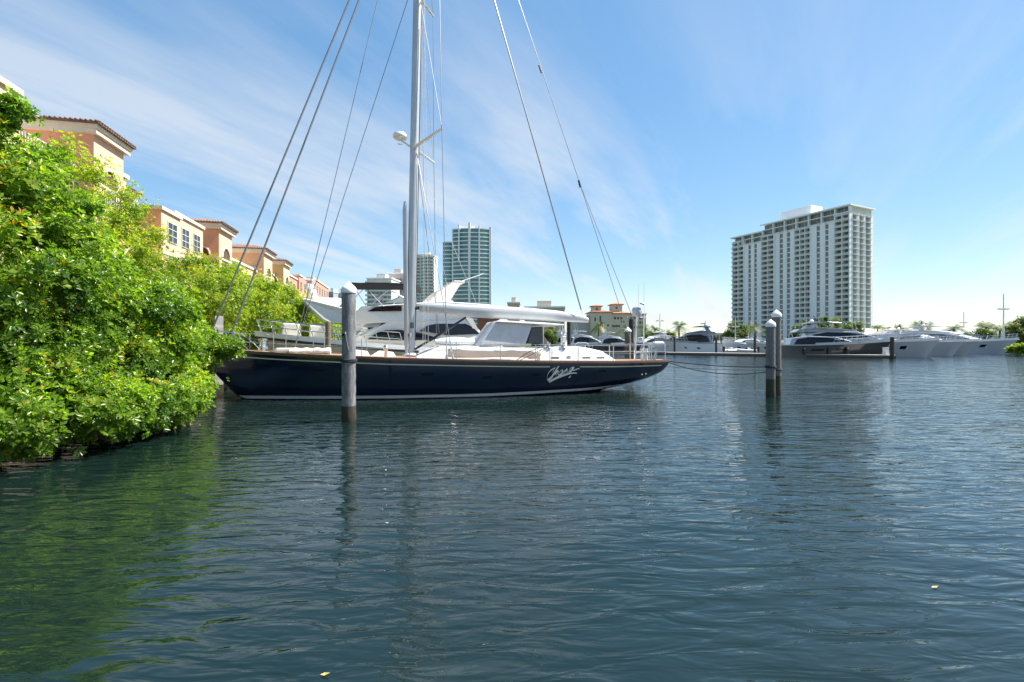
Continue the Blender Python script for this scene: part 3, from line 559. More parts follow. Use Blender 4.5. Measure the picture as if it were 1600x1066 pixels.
# ------------------------------------------------------------------ pilings
def piling(label, px, D, ytop, r, m=pilm, capmat=capm, loop=None, name='mooring_piling', growthz=.42, lean=0, sides=24):
    x = gx(px, D); h = at(0, ytop, D).z; ch = r*1.25 if capmat else 0; t = thing(name, label, 'piling', (x, D, 0)); t.rotation_euler = (0, lean, 0)
    prof = []; n = 24
    for i in range(n+1): prof.append((r*(1+.025*math.sin(i*2.3)+random.uniform(-.012, .012)), growthz+(h-ch-growthz)*i/n))
    MB().lathe(prof, sides).build('sleeve', m, t, smooth=sides > 8)
    MB().lathe([(r*.98, -2.5), (r*1.0, 0), (r*1.10, .1), (r*1.05, .25), (r*1.03, growthz+.02)], min(20, sides)).build('growth_band', growth, t, smooth=True)
    if capmat: MB().lathe([(r*1.08, h-ch-.10), (r*1.12, h-ch-.08), (r*1.12, h-ch+.02), (r*.95, h-ch+.08), (r*.05, h), (r*.01, h)], 24).build('cap', capmat, t, smooth=True)
    for z in (loop or []): MB().torus((0, 0, z), r*1.06, .035, 'z', 24).build('rope_loop', rope_m, t)
    return t
PA = piling('tall grey wrapped piling with white cone cap in front of the navy hull', 545, 14.0, 440, .193, loop=[1.72, 1.76])
MB().tube([(-.02, -.2, 2.55), (-.01, -.24, 2.5), (.02, -.23, 2.3), (.06, -.22, 2.05)], .022, 6).build('cleat_hook', wire, PA); MB().tube([(-.12, -.19, 2.46), (-.05, -.24, 2.52), (.0, -.22, 2.5)], .03, 6).build('rope_end', rope_m, PA)
piling('shorter white-capped piling of the pair off the stern', 1204, 20.0, 499, .175, pilm2, loop=[1.22, 1.26], growthz=.72); piling('taller white-capped piling of the pair off the stern', 1213, 20.9, 484, .185, pilm2, loop=[1.08], growthz=.8)
piling('brown wooden piling with white cap behind the stern rail', 981, 42, 511, .27, wood, capm); piling('dark wooden piling close behind the white-capped brown one', 986.5, 45, 499, .23, dwood, None)
piling('dark piling standing behind the boom end', 889, 42, 503, .19, dwood, None)
piling('brown round post in front of the white overhang', 512.5, 25.5, 504, .14, wood, None)
piling('square pale concrete post beside the navy bow among leaves', 341, 20.8, 494, .22, concrete, None, sides=4)
for px, lb in ((1054, 'dark dock piling in front of the grey-blue yacht bow'), (1119, 'dark dock piling at the grey-blue yacht stern'), (1179.5, 'dark dock piling by the dinghies')): piling(lb, px, 87-(px-1030)*.06-1, 527, .16*1.1, dwood, None)
piling('black dock piling at the end of the floating dock by the white bows', 1394, 64.5, 527, .24, blackm, None); piling('black dock piling in front of the gunmetal yacht', 1308, 69.5, 529, .24, blackm, None)

# ------------------------------------------------------------------ docks
def dock(label, p0, p1, wid, z0, z1, npile, name='floating_dock'):
    p0, p1 = Vector(p0), Vector(p1); d = p1-p0; L = d.length; a = math.atan2(d.y, d.x); t = thing(name, label, 'dock', (p0.x, p0.y, 0), a)
    n = max(1, int(L/3)); pw = L/n
    proto = MB().box(.02, pw-.02, 0, wid, z1-.12, z1).build('deck_panel', concrete, t, bevel=.02)
    for i in range(1, n): inst(proto, 'deck_panel', t, (i*pw, 0, 0))
    MB().box(.0, L, .06, wid-.06, z0, z1-.125).build('float', mat('dock_float', (.10, .09, .08), .8, var=.2), t); MB().box(0, L, -.05, .0, z1-.3, z1-.06).build('fender_strip', wood, t)
    for i in range(npile): x = L*(i+.5)/npile; MB().lathe([(.13, -1.5), (.13, z0+.05)], 12, (x, wid/2, 0)).build('pile', dwood, t)
dock('long low concrete floating dock in front of the far yachts', (gx(780, 100), 101), (gx(1400, 64.3), 64.3), 2.4, -.3, .42, 12)

# ------------------------------------------------------------------ sailing yacht
Bw = Vector((-12.1, 19.2)); St = Vector((7.33, 24.0)); hd = (Bw-St).normalized(); SRZ = math.atan2(hd.y, hd.x); SF = Frame(St, SRZ)
sy = thing('sailing_yacht', 'navy blue single-masted sailing yacht with white boot stripe and teak rail', 'sailboat', (St.x, St.y, 0), SRZ)
LS = 20.45
ip = np.interp
def zdk(s): return float(ip(s, [0, 3, 8, 13, 17, LS], [1.36, 1.37, 1.47, 1.62, 1.80, 2.02]))
def zkl(s): return float(ip(s, [0, .25, 1, 2, 3.2, 5, 9, 14, 17, 18.3, 18.9, 19.6, LS], [.98, .72, .46, .22, .02, -.35, -.75, -.7, -.4, -.22, .12, .95, 1.97]))
def bdk(s): return float(ip(s, [0, .5, 2, 4, 7, 10, 13, 16, 18, 19.3, 20.1, LS], [.75, .95, 1.4, 1.85, 2.3, 2.45, 2.25, 1.62, .98, .5, .18, .03]))
def hy(s, z):
    zk, zd_ = zkl(s), zdk(s); t = min(1, max(0, (z-zk)/max(1e-3, zd_-zk))); return bdk(s)*math.sin(math.acos(1-t))**.8
st_ = sorted(set(list(np.linspace(0, LS, 90))))
rings = []
for s in st_:
    zk, zd_, bd = zkl(s), zdk(s), bdk(s); half = []
    for k in range(15):
        th = k/14*math.pi/2; half.append((s, bd*math.sin(th)**.8, zk+(zd_-zk)*(1-math.cos(th))))
    rings.append([(x, y, z) for x, y, z in reversed(half)]+[(x, -y, z) for x, y, z in half[1:]])
h = MB(); h.loft(rings, caps=True, closed=False); hull = h.build('hull', navy, sy, smooth=True)
dk = MB(); dk.loft([[(s, (bdk(s)-.02)*k, zdk(s)-.01+.05*(1-k*k)) for k in (-1, -.5, 0, .5, 1)] for s in st_], caps=False, closed=False); dk.build('deck', teak, sy)
def strip(z0f, z1f, s0, s1, name, m, off=.006, n=80):
    for sg in (1, -1):
        mb = MB(); A = [[], []]
        for s in np.linspace(s0, s1, n):
            for k, zf in enumerate((z0f, z1f)):
                z = max(zf(s), zkl(s)+.004); A[k].append((s, sg*(hy(s, z)+off), z))
        v = A[0]+A[1]; mb.add(v, [(i, i+1, n+i+1, n+i) for i in range(n-1)]); o = mb.build(name, m, hull); o.modifiers.new('s', 'SOLIDIFY').thickness = .008
def hullpx(px, py):
    c = 2.2
    for _ in range(14): x, z = SF.rp(px, py, c); c = .5*c+.5*hy(min(max(x, .1), 19.5), z)
    return x, c, z
boot = lambda s: float(ip(s, [0, 1.5, 4, 9, 20], [.30, .24, .12, .035, .035]))
strip(boot, lambda s: boot(s)+float(ip(s, [0, 4, 9], [.07, .1, .115])), 1.4, 18.72, 'boot_stripe', white)
sA, sB = hullpx(906, 576)[0], hullpx(859, 577)[0]
strip(lambda s: zdk(s)-.235, lambda s: zdk(s)-.195, .5, sA, 'cove_stripe', gold, n=30); strip(lambda s: zdk(s)-.235, lambda s: zdk(s)-.195, sB, 19.7, 'cove_stripe', gold)
for sg in (1, -1):
    mb = MB(); mb.loft([[(s, sg*(bdk(s)+a), zdk(s)+b) for a, b in ((.025, -.07), (.035, -.01), (.02, .05), (-.06, .05), (-.08, -.02))] for s in st_]); mb.build('toe_rail', teakrail, sy, smooth=True)
def z4(x, y): return 780+x*.18762, 440+y*.18762
# hull lettering: brush strokes laid on the topside
strokes = [([(500, 215), (400, 265), (300, 335), (215, 450), (172, 600), (195, 705), (275, 655), (365, 560), (455, 420), (545, 275), (622, 155)], 62), ([(490, 205), (430, 300), (372, 400)], 50), ([(465, 480), (545, 385), (612, 335), (598, 410), (545, 490), (512, 565)], 52),
           ([(790, 305), (700, 335), (622, 425), (608, 500), (690, 480), (760, 410), (800, 330), (770, 430), (815, 425)], 46), ([(862, 305), (832, 440)], 50), ([(838, 405), (905, 325), (965, 275), (945, 390), (1000, 385)], 48),
           ([(1215, 195), (1120, 220), (1040, 300), (1022, 372), (1090, 350), (1170, 250), (1222, 195), (1172, 322), (1250, 305), (1425, 242)], 50), ([(250, 785), (400, 690), (600, 592), (850, 500), (1100, 432), (1330, 428)], 66), ([(1100, 520), (1072, 570), (1010, 600)], 60)]
def z4(x, y): return 848+x/25, 566+y/25
def smoothp(p, n=6):
    o = []
    for i in range(len(p)-1):
        p0, p1, p2, p3 = [np.array(p[max(0, min(len(p)-1, j))], float) for j in (i-1, i, i+1, i+2)]
        for k in range(n): t = k/n; o.append(.5*((2*p1)+(-p0+p2)*t+(2*p0-5*p1+4*p2-p3)*t*t+(-p0+3*p1-3*p2+p3)*t**3))
    o.append(np.array(p[-1], float)); return o
lt = MB()
for ls, wd in strokes:
    q = smoothp(ls); n = len(q); v = []
    for i, p in enumerate(q):
        d = q[min(i+1, n-1)]-q[max(i-1, 0)]; d = d/(np.linalg.norm(d)+1e-6); nn = np.array([-d[1]*.6+.5, d[0]]); wv = wd*(.55+.45*math.sin(math.pi*min(1, (i+1)/n*1.1)))
        for sg in (-.5, .5): a = p+nn*wv*1.15*sg; x, y, z = hullpx(*z4(*a)); v.append((x, y+.008, z))
    lt.add(v, [(2*i, 2*i+1, 2*i+3, 2*i+2) for i in range(n-1)])
lo = lt.build('name_lettering', letterm, hull); lo['label'] = 'white brush-script name Chana with swoosh on the topside'; lo.modifiers.new('s', 'SOLIDIFY').thickness = .006
for px, py, w in ((496, 579, .5), (668, 585, .45), (838, 586, .35), (762, 590, .4), (942, 580, .35)):
    x, y, z = hullpx(px, py); MB().add([(x+a, hy(x+a, z+b)+c, z+b) for c in (-.02, .006) for a, b in ((-w/2, -.05), (w/2, -.05), (w/2, .05), (-w/2, .05))], [(3,2,1,0),(4,5,6,7),(0,1,5,4),(1,2,6,5),(2,3,7,6),(3,0,4,7)]).build('hull_port', dglass, hull)
for px, py in ((1003, 585), (1009, 584)): x, y, z = hullpx(px, py); MB().lathe([(.001, 0), (.035, 0), (.035, .02), (.001, .02)], 10).build('exhaust_outlet', steel, hull).matrix_local = Matrix.Translation((x, y, z)) @ Matrix.Rotation(-math.pi/2, 4, 'X')
# deckhouse
def prof(pts, c): return [SF.rp(px, py, c) for px, py in pts]
def house(name, pts, c, m, wt=.86, bev=.05, zb=None, parent=None):
    p = prof(pts, c); z0 = min(z for x, z in p); z1 = max(z for x, z in p)
    return MB().profile(p, lambda x, z: c*(1-(1-wt)*(z-z0)/(z1-z0))).build(name, m, parent or sy, bevel=bev)
ch = house('coachroof', [(648, 564), (652, 557), (690, 541), (720, 540.5), (800, 543), (872, 543), (905, 541.5), (922, 544), (943, 549), (962, 562), (962, 568), (648, 568)], 1.45, white, .84)
for px, py in ((832, 559), (867, 560), (916, 560), (938, 560)):
    x, z = SF.rp(px, py, 1.36); MB().box(x-.19, x+.19, 1.30, 1.385, z-.035, z+.05).build('portlight', dglass, ch, bevel=.02)
x, z = SF.rp(889, 559, 1.36); MB().box(x-.08, x+.08, 1.30, 1.39, z-.07, z-.04).box(x-.08, x+.08, 1.30, 1.39, z-.01, z+.02).box(x-.08, x+.08, 1.3, 1.39, z+.05, z+.08).build('vent', steel, ch)
# sagging canvas covers along the side
cv = MB(); pts0 = [(700, 545), (716, 545), (740, 546), (770, 547), (800, 547), (830, 547), (845, 548)]; rows = []
for k in range(5):
    rows.append([(x+.02*math.sin(i*2), 1.50-.02*k+.03*math.sin(i*2.1+k), z-.085*k*(1+.12*math.sin(i*1.3))) for i, (x, z) in enumerate(SF.rp(a, b, 1.5) for a, b in pts0)])
cv.loft(rows, caps=False, closed=False); o = cv.build('side_canvas', canvasw, ch, smooth=True); o.modifiers.new('s', 'SOLIDIFY').thickness = .02
for (a, b, c0, c1) in ((655, 682, 551, 543),):
    x0, z0 = SF.rp(a, c0, .7); x1, z1 = SF.rp(b, c1, .7); MB().add([(x0, -.5, z0+.05), (x1, -.5, z1+.05), (x1, .7, z1+.05), (x0, .7, z0+.05), (x0, -.5, z0), (x1, -.5, z1), (x1, .7, z1), (x0, .7, z0)], [(0,1,2,3),(7,6,5,4),(0,4,5,1),(1,5,6,2),(2,6,7,3),(3,7,4,0)]).build('hatch', canvas, ch, bevel=.02)
dg = house('dodger', [(748, 541), (752, 535), (776, 502.5), (834, 505), (832, 512), (821, 540)], 1.25, canvas, .88, .07)
sub = MB(); 
house('hardtop', [(776, 503), (780, 500.5), (850, 504), (882, 507), (882, 508.6), (850, 507.5)], 1.3, white, .95, .03)
house('dodger_shade_block', [(831, 512), (848, 510), (849, 537), (824, 537)], .9, mat('dodger_shade', (.07, .08, .09), .3), .95, .03)  # solid block, coloured dark for the shaded opening behind the dodger
for px in (849, 879):
    for c in (1.1, -1.1): a = SF.r3(px, 507.5, c); MB().tube([a, (a[0], c, 1.75)], .022, 6).build('hardtop_post', steel, sy)
sc_ = MB(); x, z = SF.rp(740, 536, .6); sc_.loft([[(x-.95+1.9*i/8, .6+.35*math.cos(a)*math.sin(math.pi*(.1+.8*i/8)), z-.12+.26*math.sin(a)*math.sin(math.pi*(.1+.8*i/8))) for a in [2*math.pi*j/10 for j in range(10)]] for i in range(9)]); 
# hatch bundle in front of the dodger
bx_ = SF.rp(711, 533, .6); bn = MB(); bn.loft([[(bx_[0]-.85+1.7*i/8, .5+.32*math.cos(a)*math.sin(math.pi*(.15+.7*i/8)), bx_[1]-.02+.2*math.sin(a)*math.sin(math.pi*(.15+.7*i/8))) for a in [2*math.pi*j/10 for j in range(10)]] for i in range(9)]); bn.build('covered_liferaft', canvas, sy, smooth=True)
cvr = house('wheel_cover', [(838, 541), (843, 527), (853, 526), (861, 541)], .5, mat('cover_taupe', (.32, .29, .27), .9, bump=.4, bscale=6), .8, .05)
for px, c in ((857, 1.2), (880, 1.2), (857, -1.2), (880, -1.2)):
    x, z = SF.rp(px, 543, c); MB().lathe([(.10, -.1), (.11, 0), (.075, .05), (.07, .13), (.10, .17), (.10, .2), (.02, .21)], 14, (x, c, z)).build('winch', steel, sy, smooth=True)
for c in (.75, -.75):
    x, z = SF.rp(881, 527, c); w_ = MB().torus((x, c, z), .36, .018, 'x'); [w_.tube([(x, c, z), (x, c+.36*math.cos(a), z+.36*math.sin(a))], .012, 5) for a in (0, 1.05, 2.1, 3.14, 4.19, 5.24)]; w_.build('steering_wheel', steel, sy); MB().box(x-.12, x+.12, c-.12, c+.12, z-.8, z+.05).build('wheel_pedestal', white, sy, bevel=.04)
a = SF.r3(897, 545, 1.1); b = SF.r3(921, 545, 1.1); MB().tube([a, (a[0]-.05, 1.1, a[2]+.2), (a[0]-.15, 1.1, a[2]+.27), (b[0]+.15, 1.1, a[2]+.27), (b[0]+.05, 1.1, a[2]+.2), b], .018, 6).build('grab_rail', steel, sy)
# mast, pole, boom, vang
mb0 = SF.rp(641, 559, 0); mt0 = SF.rp(652, 0, 0); MZ = 25.5
def mx_(z): return mb0[0]+(mt0[0]-mb0[0])*(z-mb0[1])/(mt0[1]-mb0[1])
m_ = MB(); m_.loft([[(mx_(z)+.19*sc*math.cos(a), .125*sc*math.sin(a), z) for a in [2*math.pi*j/20 for j in range(20)]] for z, sc in ((1.55, 1), (6, 1), (12, .98), (18, .9), (MZ, .68))]); mast = m_.build('mast', alu, sy, smooth=True)
MB().tube([(mx_(2)-.2, 0, 2.3), (mx_(12)-.2, 0, 12), (mx_(24)-.15, 0, 24)], .022, 6).build('sail_track', blackm, mast); MB().lathe([(.34, 0), (.34, .05), (.27, .12), (.24, .13)], 20, (mb0[0], 0, 1.66)).build('mast_collar', alu, mast)
MB().lathe([(.05, 0), (.085, .05), (.085, .12), (.1, .14), (.1, .2), (.03, .22)], 12, (mx_(2.6), .14, 2.45)).build('halyard_winch', steel, mast); MB().box(mx_(3.1)-.03, mx_(3.1)+.03, .115, .14, 2.85, 3.1).box(mx_(3.1)-.11, mx_(3.1)-.06, .105, .13, 2.85, 3.1).build('rope_clutch', blackm, mast)
pa, pb = SF.rp(635.5, 553, .3), SF.rp(632.5, 315, .05); MB().tube([(pa[0], .12, pa[1]), (pa[0]*.95+pb[0]*.05, .11, pa[1]+.4), (pb[0], .05, pb[1]-.4), (pb[0], .05, pb[1])], [.05, .095, .095, .05], 12).build('spinnaker_pole', alu, sy, smooth=True)
bo = MB(); rg = []
for px, t_, b_, w_ in ((655, 477, 487, .12), (660, 474, 489, .18), (690, 473.5, 492, .25), (730, 476, 495.5, .29), (780, 478.5, 498.5, .30), (830, 481.5, 501, .29), (870, 485.5, 502.5, .26), (900, 490, 503.5, .2), (914, 494, 504, .14), (919, 497, 504, .09)):
    x, zt = SF.rp(px, t_, 0); _, zb = SF.rp(px, b_, 0); zc_, hh = (zt+zb)/2, (zt-zb)/2
    rg.append([(x, w_*(abs(math.cos(a))**.7)*math.copysign(1, math.cos(a)), zc_+hh*(abs(math.sin(a))**.7)*math.copysign(1, math.sin(a))) for a in [2*math.pi*j/16 for j in range(16)]])
bo.loft(rg); boom = bo.build('boom', boomm, sy, smooth=True)
g0 = SF.r3(650, 482, 0); MB().tube([(mx_(3.6)-.05, 0, g0[2]), SF.r3(658, 481, 0)], .08, 8).build('gooseneck', blackm, boom)
MB().tube([SF.r3(648, 546, 0), SF.r3(690, 521, 0), SF.r3(728, 496, 0)], [.045, .06, .045], 8).build('boom_vang', blackm, sy)
# spreaders, radar
def spr(zs, out_, aft, m):
    for sg in (1, -1):
        a = Vector((mx_(zs), sg*.08, zs)); b = Vector((mx_(zs)-aft, sg*out_, zs+.14)); mb = MB(); d = (b-a)
        mb.loft([[(p.x+.11*k*math.cos(q), p.y, p.z+.045*math.sin(q)) for q in [2*math.pi*j/10 for j in range(10)]] for p, k in ((a, 1), (a.lerp(b, .5), .85), (b, .5))]); mb.build('spreader', m, mast, smooth=True)
zs1 = SF.rp(652, 232, 0)[1]; spr(zs1, 1.93, 1.0, white); spr(17.4, 1.5, .8, white)
rx, rz_ = SF.rp(625, 216, 0); MB().lathe([(.10, -.1), (.27, -.03), (.31, .03), (.31, .10), (.27, .18), (.14, .23), (.02, .24)], 20, (rx, 0, rz_)).build('radar_dome', white, mast, smooth=True)
MB().tube([(rx, 0, rz_-.08), (rx-.2, 0, rz_-.18), (mx_(rz_)+.15, 0, rz_-.35)], .04, 6).tube([(rx-.1, .1, rz_-.1), (rx-.1, .1, rz_-.3), (rx+.1, .1, rz_-.3)], .03, 6).build('radar_bracket', white, mast)
# rigging
def rig(name, a, b, r, m=wire, parent=None): MB().tube([a, b], r, 6).build(name, m, parent or sy)
top = (mx_(24.6)+.1, 0, 24.6)
def through(pxa, pya, pxb, pyb, c=0, z=None):
    a = SF.r3(pxa, pya, c); b = SF.r3(pxb, pyb, c); return a, b
for (xa, ya, xb, yb, r) in ((333, 512, 546, 0, .036), (362, 520, 561, 0, .036), (478, 470, 590, 0, .016), (459, 549, 637, 0, .016)):
    a = Vector(SF.r3(xa, ya, 0)); b = Vector(SF.r3(xb, yb, 0)); d = b-a; 
    ztop = 24.6 if r > .03 else 21.5; b2_ = a+d*((ztop-a.z)/d.z); a2 = a-d*((a.z-zdk(min(19.9, a.x))-.02)/d.z)
    if b2_.x < mx_(b2_.z): t_ = (mx_(20)-a.x)/(d.x); b2_ = a+d*t_
    rig('forestay', a2, b2_, r)
    if r > .03: MB().tube([a2+d*.012, a2+d*.05], .075, 10).build('furler_drum', blackm, sy)
rig('topping_lift', SF.r3(908, 484, 0), Vector(SF.r3(772, 0, 0))+(Vector(SF.r3(772, 0, 0))-Vector(SF.r3(908, 484, 0)))*.55, .032); MB().tube([SF.r3(907, 480, 0), SF.r3(912, 497, 0)], .02, 6).build('topping_lift_tail', wirew, sy)
sp = Vector(SF.r3(906, 287, 0)); tp_ = Vector(SF.r3(810, 0, 0)); rig('backstay', sp, sp+(tp_-sp)*1.6, .014)
for pxe, pye, c in ((992, 505, .6), (967, 475, -.7)):
    e = Vector(SF.r3(pxe, pye, c)); d = e-sp; f_ = (sp.z-1.45)/(sp.z-e.z); rig('backstay_leg', sp, sp+d*f_, .013)
MB().tube([SF.r3(842, 102, 0), SF.r3(846, 114, 0)], .04, 8).tube([SF.r3(904, 282, 0), SF.r3(907, 293, 0)], .05, 8).build('insulator', blackm, sy)
tipz = zs1+.14
for sg in (1, -1):
    tip = Vector((mx_(zs1)-1.0, sg*1.93, tipz)); cp = Vector((SF.rp(698, 562, 2.2)[0], sg*2.2, 1.6)); cp2 = Vector((SF.rp(708, 562, 2.2)[0], sg*2.2, 1.6))
    rig('shroud', cp, tip, .014); rig('shroud', tip, (mx_(17.4)-.8, sg*1.5, 17.5), .014); rig('shroud', (mx_(17.4)-.8, sg*1.5, 17.5), (mx_(24), 0, 24), .014); rig('lower_shroud', cp2, (mx_(zs1-.2)-.1, sg*.1, zs1-.2), .014); rig('diagonal_stay', tip, (mx_(17.3)-.1, 0, 17.3), .016, wirew)
    for c_, u_ in ((cp, tip), (cp2, Vector((mx_(zs1), 0, zs1)))): d = (u_-c_).normalized(); MB().tube([c_, c_+d*.18, c_+d*.75], [.06, .03, .028], 8).build('turnbuckle', steel, sy)
for dx, zt in ((-.32, 23), (-.55, 21), (-.42, 16)): rig('halyard', (mx_(2)+dx-.2, .25, 1.9), (mx_(zt)-.2, .1, zt), .009, wirew)
rig('lazy_jack', SF.r3(705, 475, .2), (mx_(zs1)-.2, .1, zs1-.6), .008, wirew); rig('lazy_jack', SF.r3(745, 476, .2), (mx_(zs1)-.2, .1, zs1-.6), .008, wirew)
# stanchions, lifelines, pulpits
stn = [2.1, 3.3, 5.1, 6.35, 7.1, 8.6, 10.4, 12.2, 14.0, 15.8, 17.3, 18.6]
for sg in (1, -1):
    for s in stn: MB().tube([(s, sg*(bdk(s)-.09), zdk(s)), (s, sg*(bdk(s)-.07), zdk(s)+.72)], .016, 6).build('stanchion', steel, sy)
    for hgt in (.36, .71):
        MB().tube([(s, sg*(bdk(s)-.08), zdk(s)+hgt) for s in [1.2]+stn+[19.0]], .007, 5).build('lifeline', steel, sy)
    for hgt in (.4, .76): MB().tube([(2.0, sg*(bdk(2)-.09), zdk(2)+hgt), (1.1, sg*(bdk(1.1)-.09), zdk(1)+hgt+.02), (.15, sg*.72, 1.36+hgt+.02)]+([(.05, 0, 1.36+hgt+.02)] if hgt > .5 else []), .019, 6).build('pushpit_rail', steel, sy)
    for s in (.2, 1.1): MB().tube([(s, sg*(bdk(s)-.09), zdk(s)), (s, sg*(bdk(s)-.09), zdk(s)+.77)], .019, 6).build('pushpit_post', steel, sy)
    MB().tube([(18.2, sg*.82, zdk(18.2)), (18.5, sg*.8, zdk(18.2)+.35), (18.9, sg*.62, zdk(19)+.68), (19.6, sg*.42, zdk(19.6)+.74), (20.4, sg*.12, zdk(20)+.8), (20.5, 0, zdk(20)+.8)], .02, 6).build('pulpit_rail', steel, sy)
    for s in (19.0, 19.8): MB().tube([(s, sg*(bdk(s)-.1), zdk(s)), (s+.15, sg*(bdk(s)-.1), zdk(s)+.7)], .018, 6).build('pulpit_leg', steel, sy)
for c in (-.45, .45):
    for hgt in (.15, .4, .65): pass
    x = 6.35; MB().tube([(7.0 if c > 0 else 6.45, 2.15, zdk(6.5)), (7.0 if c > 0 else 6.45, 2.15, zdk(6.5)+.55), (7.05 if c > 0 else 6.5, 2.15, zdk(6.5)+.62), (6.8 if c > 0 else 6.25, 2.15, zdk(6.5)+.62)], .016, 6).build('gate_hoop', steel, sy)
MB().tube([SF.r3(803, 566, 2.25), SF.r3(828, 549, 2.2), SF.r3(850, 541, 1.5)], .016, 6).tube([SF.r3(805, 567, 2.2), SF.r3(835, 552, 2.0), SF.r3(853, 543, 1.5)], .014, 6).build('mainsheet_line', rope_m, sy)
# foredeck gear
def sxy(px, py, c): return SF.rp(px, py, c)
x0, _ = sxy(453, 548, .4); x1, _ = sxy(517, 548, .4); sb = MB(); sb.loft([[(x1+(x0-x1)*i/14, .45+.16*math.cos(a)*(1+.15*math.sin(i*2.2)), zdk(x1)+.17+.13*math.sin(a)*(1+.15*math.sin(i*1.7))) for a in [2*math.pi*j/10 for j in range(10)]] for i in range(15)]); sb.build('sail_bag', canvasw, sy, smooth=True)
for px, w in ((598, .55), (560, .45)): x, z = sxy(px, 555, .3); MB().add([(x-w, -.4, zdk(x)), (x+w, -.4, zdk(x)), (x+w, .5, zdk(x)), (x-w, .5, zdk(x)), (x-w*.75, -.3, zdk(x)+.2), (x+w*.3, -.3, zdk(x)+.26), (x+w*.3, .4, zdk(x)+.26), (x-w*.75, .4, zdk(x)+.2)], [(3,2,1,0),(4,5,6,7),(0,1,5,4),(1,2,6,5),(2,3,7,6),(3,0,4,7)]).build('deck_hatch', white, sy, bevel=.03)
x, z = sxy(603, 541, .9); MB().lathe([(.07, 0), (.07, .28), (.10, .34), (.13, .42), (.08, .5), (.01, .52)], 12, (x, .9, zdk(x))).build('dorade_vent', steel, sy, smooth=True)
x, z = sxy(411, 545, .0); MB().lathe([(.2, 0), (.2, .18), (.13, .24), (.12, .42), (.17, .48), (.17, .53), (.02, .55)], 14, (x, 0, zdk(x))).build('windlass', steel, sy, smooth=True); MB().box(x-1.3, x-.5, -.3, .4, zdk(x), zdk(x)+.16).build('anchor_locker_lid', white, sy, bevel=.05); MB().lathe([(.22, 0), (.26, .1), (.2, .26), (.05, .32)], 14, (x+1.1, .1, zdk(x+1))).build('rolled_cover', canvasw, sy, smooth=True)
# stern gear
dx, dz = SF.rp(995, 487, .3); MB().lathe([(.12, -.26), (.2, -.22), (.235, -.1), (.24, .05), (.2, .17), (.1, .24), (.01, .26)], 18, (dx, .3, dz)).build('satellite_dome', mat('dome_grey', (.5, .52, .55), .4), sy, smooth=True)
MB().tube([(dx+.1, .3, 1.4), (dx, .3, dz-.24)], .045, 8).tube([(dx-.5, .3, dz-.28), (dx+.5, .3, dz-.28)], .03, 6).build('stern_pole', steel, sy)
for px, yt, c in ((997.5, 444, .4), (1006.5, 440, .5)): a = SF.r3(px, yt, c); MB().tube([(a[0], c, dz-.4), a], .017, 6, .01).build('whip_antenna', white, sy)
MB().tube([(SF.rp(1006, 500, .5)[0], .5, 1.4), (SF.rp(1006, 500, .5)[0], .5, dz-.2)], .03, 6).tube([(SF.rp(1006, 500, .5)[0]+.2, .5, dz+.4), (SF.rp(1006, 500, .5)[0], .5, dz+.35)], .05, 6).build('antenna_mast', steel, sy)
ox, oz = SF.rp(1028, 539, .3); ob = MB(); ob.loft([[(ox+a*k, .3+b*k, oz+zz) for a, b in ((-.28, -.17), (.28, -.17), (.32, 0), (.28, .17), (-.28, .17), (-.32, 0))] for zz, k in ((-.14, .8), (-.1, 1), (.08, 1), (.16, .75))]); om = ob.build('outboard_motor', mat('outboard_cowl', (.42, .5, .56), .35, var=.1), sy, bevel=.03)
MB().tube([(ox, .3, oz-.1), (ox+.12, .3, oz-.45), (ox+.22, .3, oz-.75)], [.1, .07, .06], 8).build('outboard_leg', silver, om)
for c in (.35, .6): MB().tube([(1.0+c, bdk(1)-.05, 1.40), (1.0+c, bdk(1)-.05, 1.95)], .06, 10).build('fender', white, sy)
# mooring lines to the pilings
def sag(name, label, pts, r=.02): return tag(MB().tube(smoothp3(pts), r, 6).build(name, rope_m), label, 'rope')
def smoothp3(p): return [Vector(q) for q in smoothp([tuple(v) for v in p], 5)]
stw = SF.wor((.05, .3, 1.36)); pw1 = Vector((gx(1204, 20), 19.82, 1.24)); pw2 = Vector((gx(1213, 20.9), 20.7, 1.06))
def cat_(a, b, dz_): return [a.lerp(b, t)-Vector((0, 0, dz_*4*t*(1-t))) for t in (0, .15, .3, .5, .7, .85, 1)]
sag('mooring_line', 'taut upper mooring line from the stern to the shorter capped piling', cat_(stw, pw1, .10)); sag('mooring_line', 'slack mooring line drooping between the stern and the taller capped piling', cat_(stw, pw2, .38)); sag('mooring_line', 'thin straight line from the counter to the capped pilings', cat_(SF.wor((.6, .9, 1.1)), pw1+Vector((0, 0, -.14)), .04), .008)
# finger dock behind the yacht and platform off its bow
a_ = SF.wor((26, -3.4, 0)); b_ = SF.wor((5.5, -3.4, 0)); dock('concrete finger dock lying behind the navy yacht', a_, b_, 1.8, .25, .85, 8, 'finger_dock')
a_ = SF.wor((23.4, 1.6, 0)); b_ = SF.wor((23.4, -3.2, 0)); dock('small concrete dock platform seen beside the navy bow', b_, a_, 2.2, .25, .8, 3, 'dock_platform')

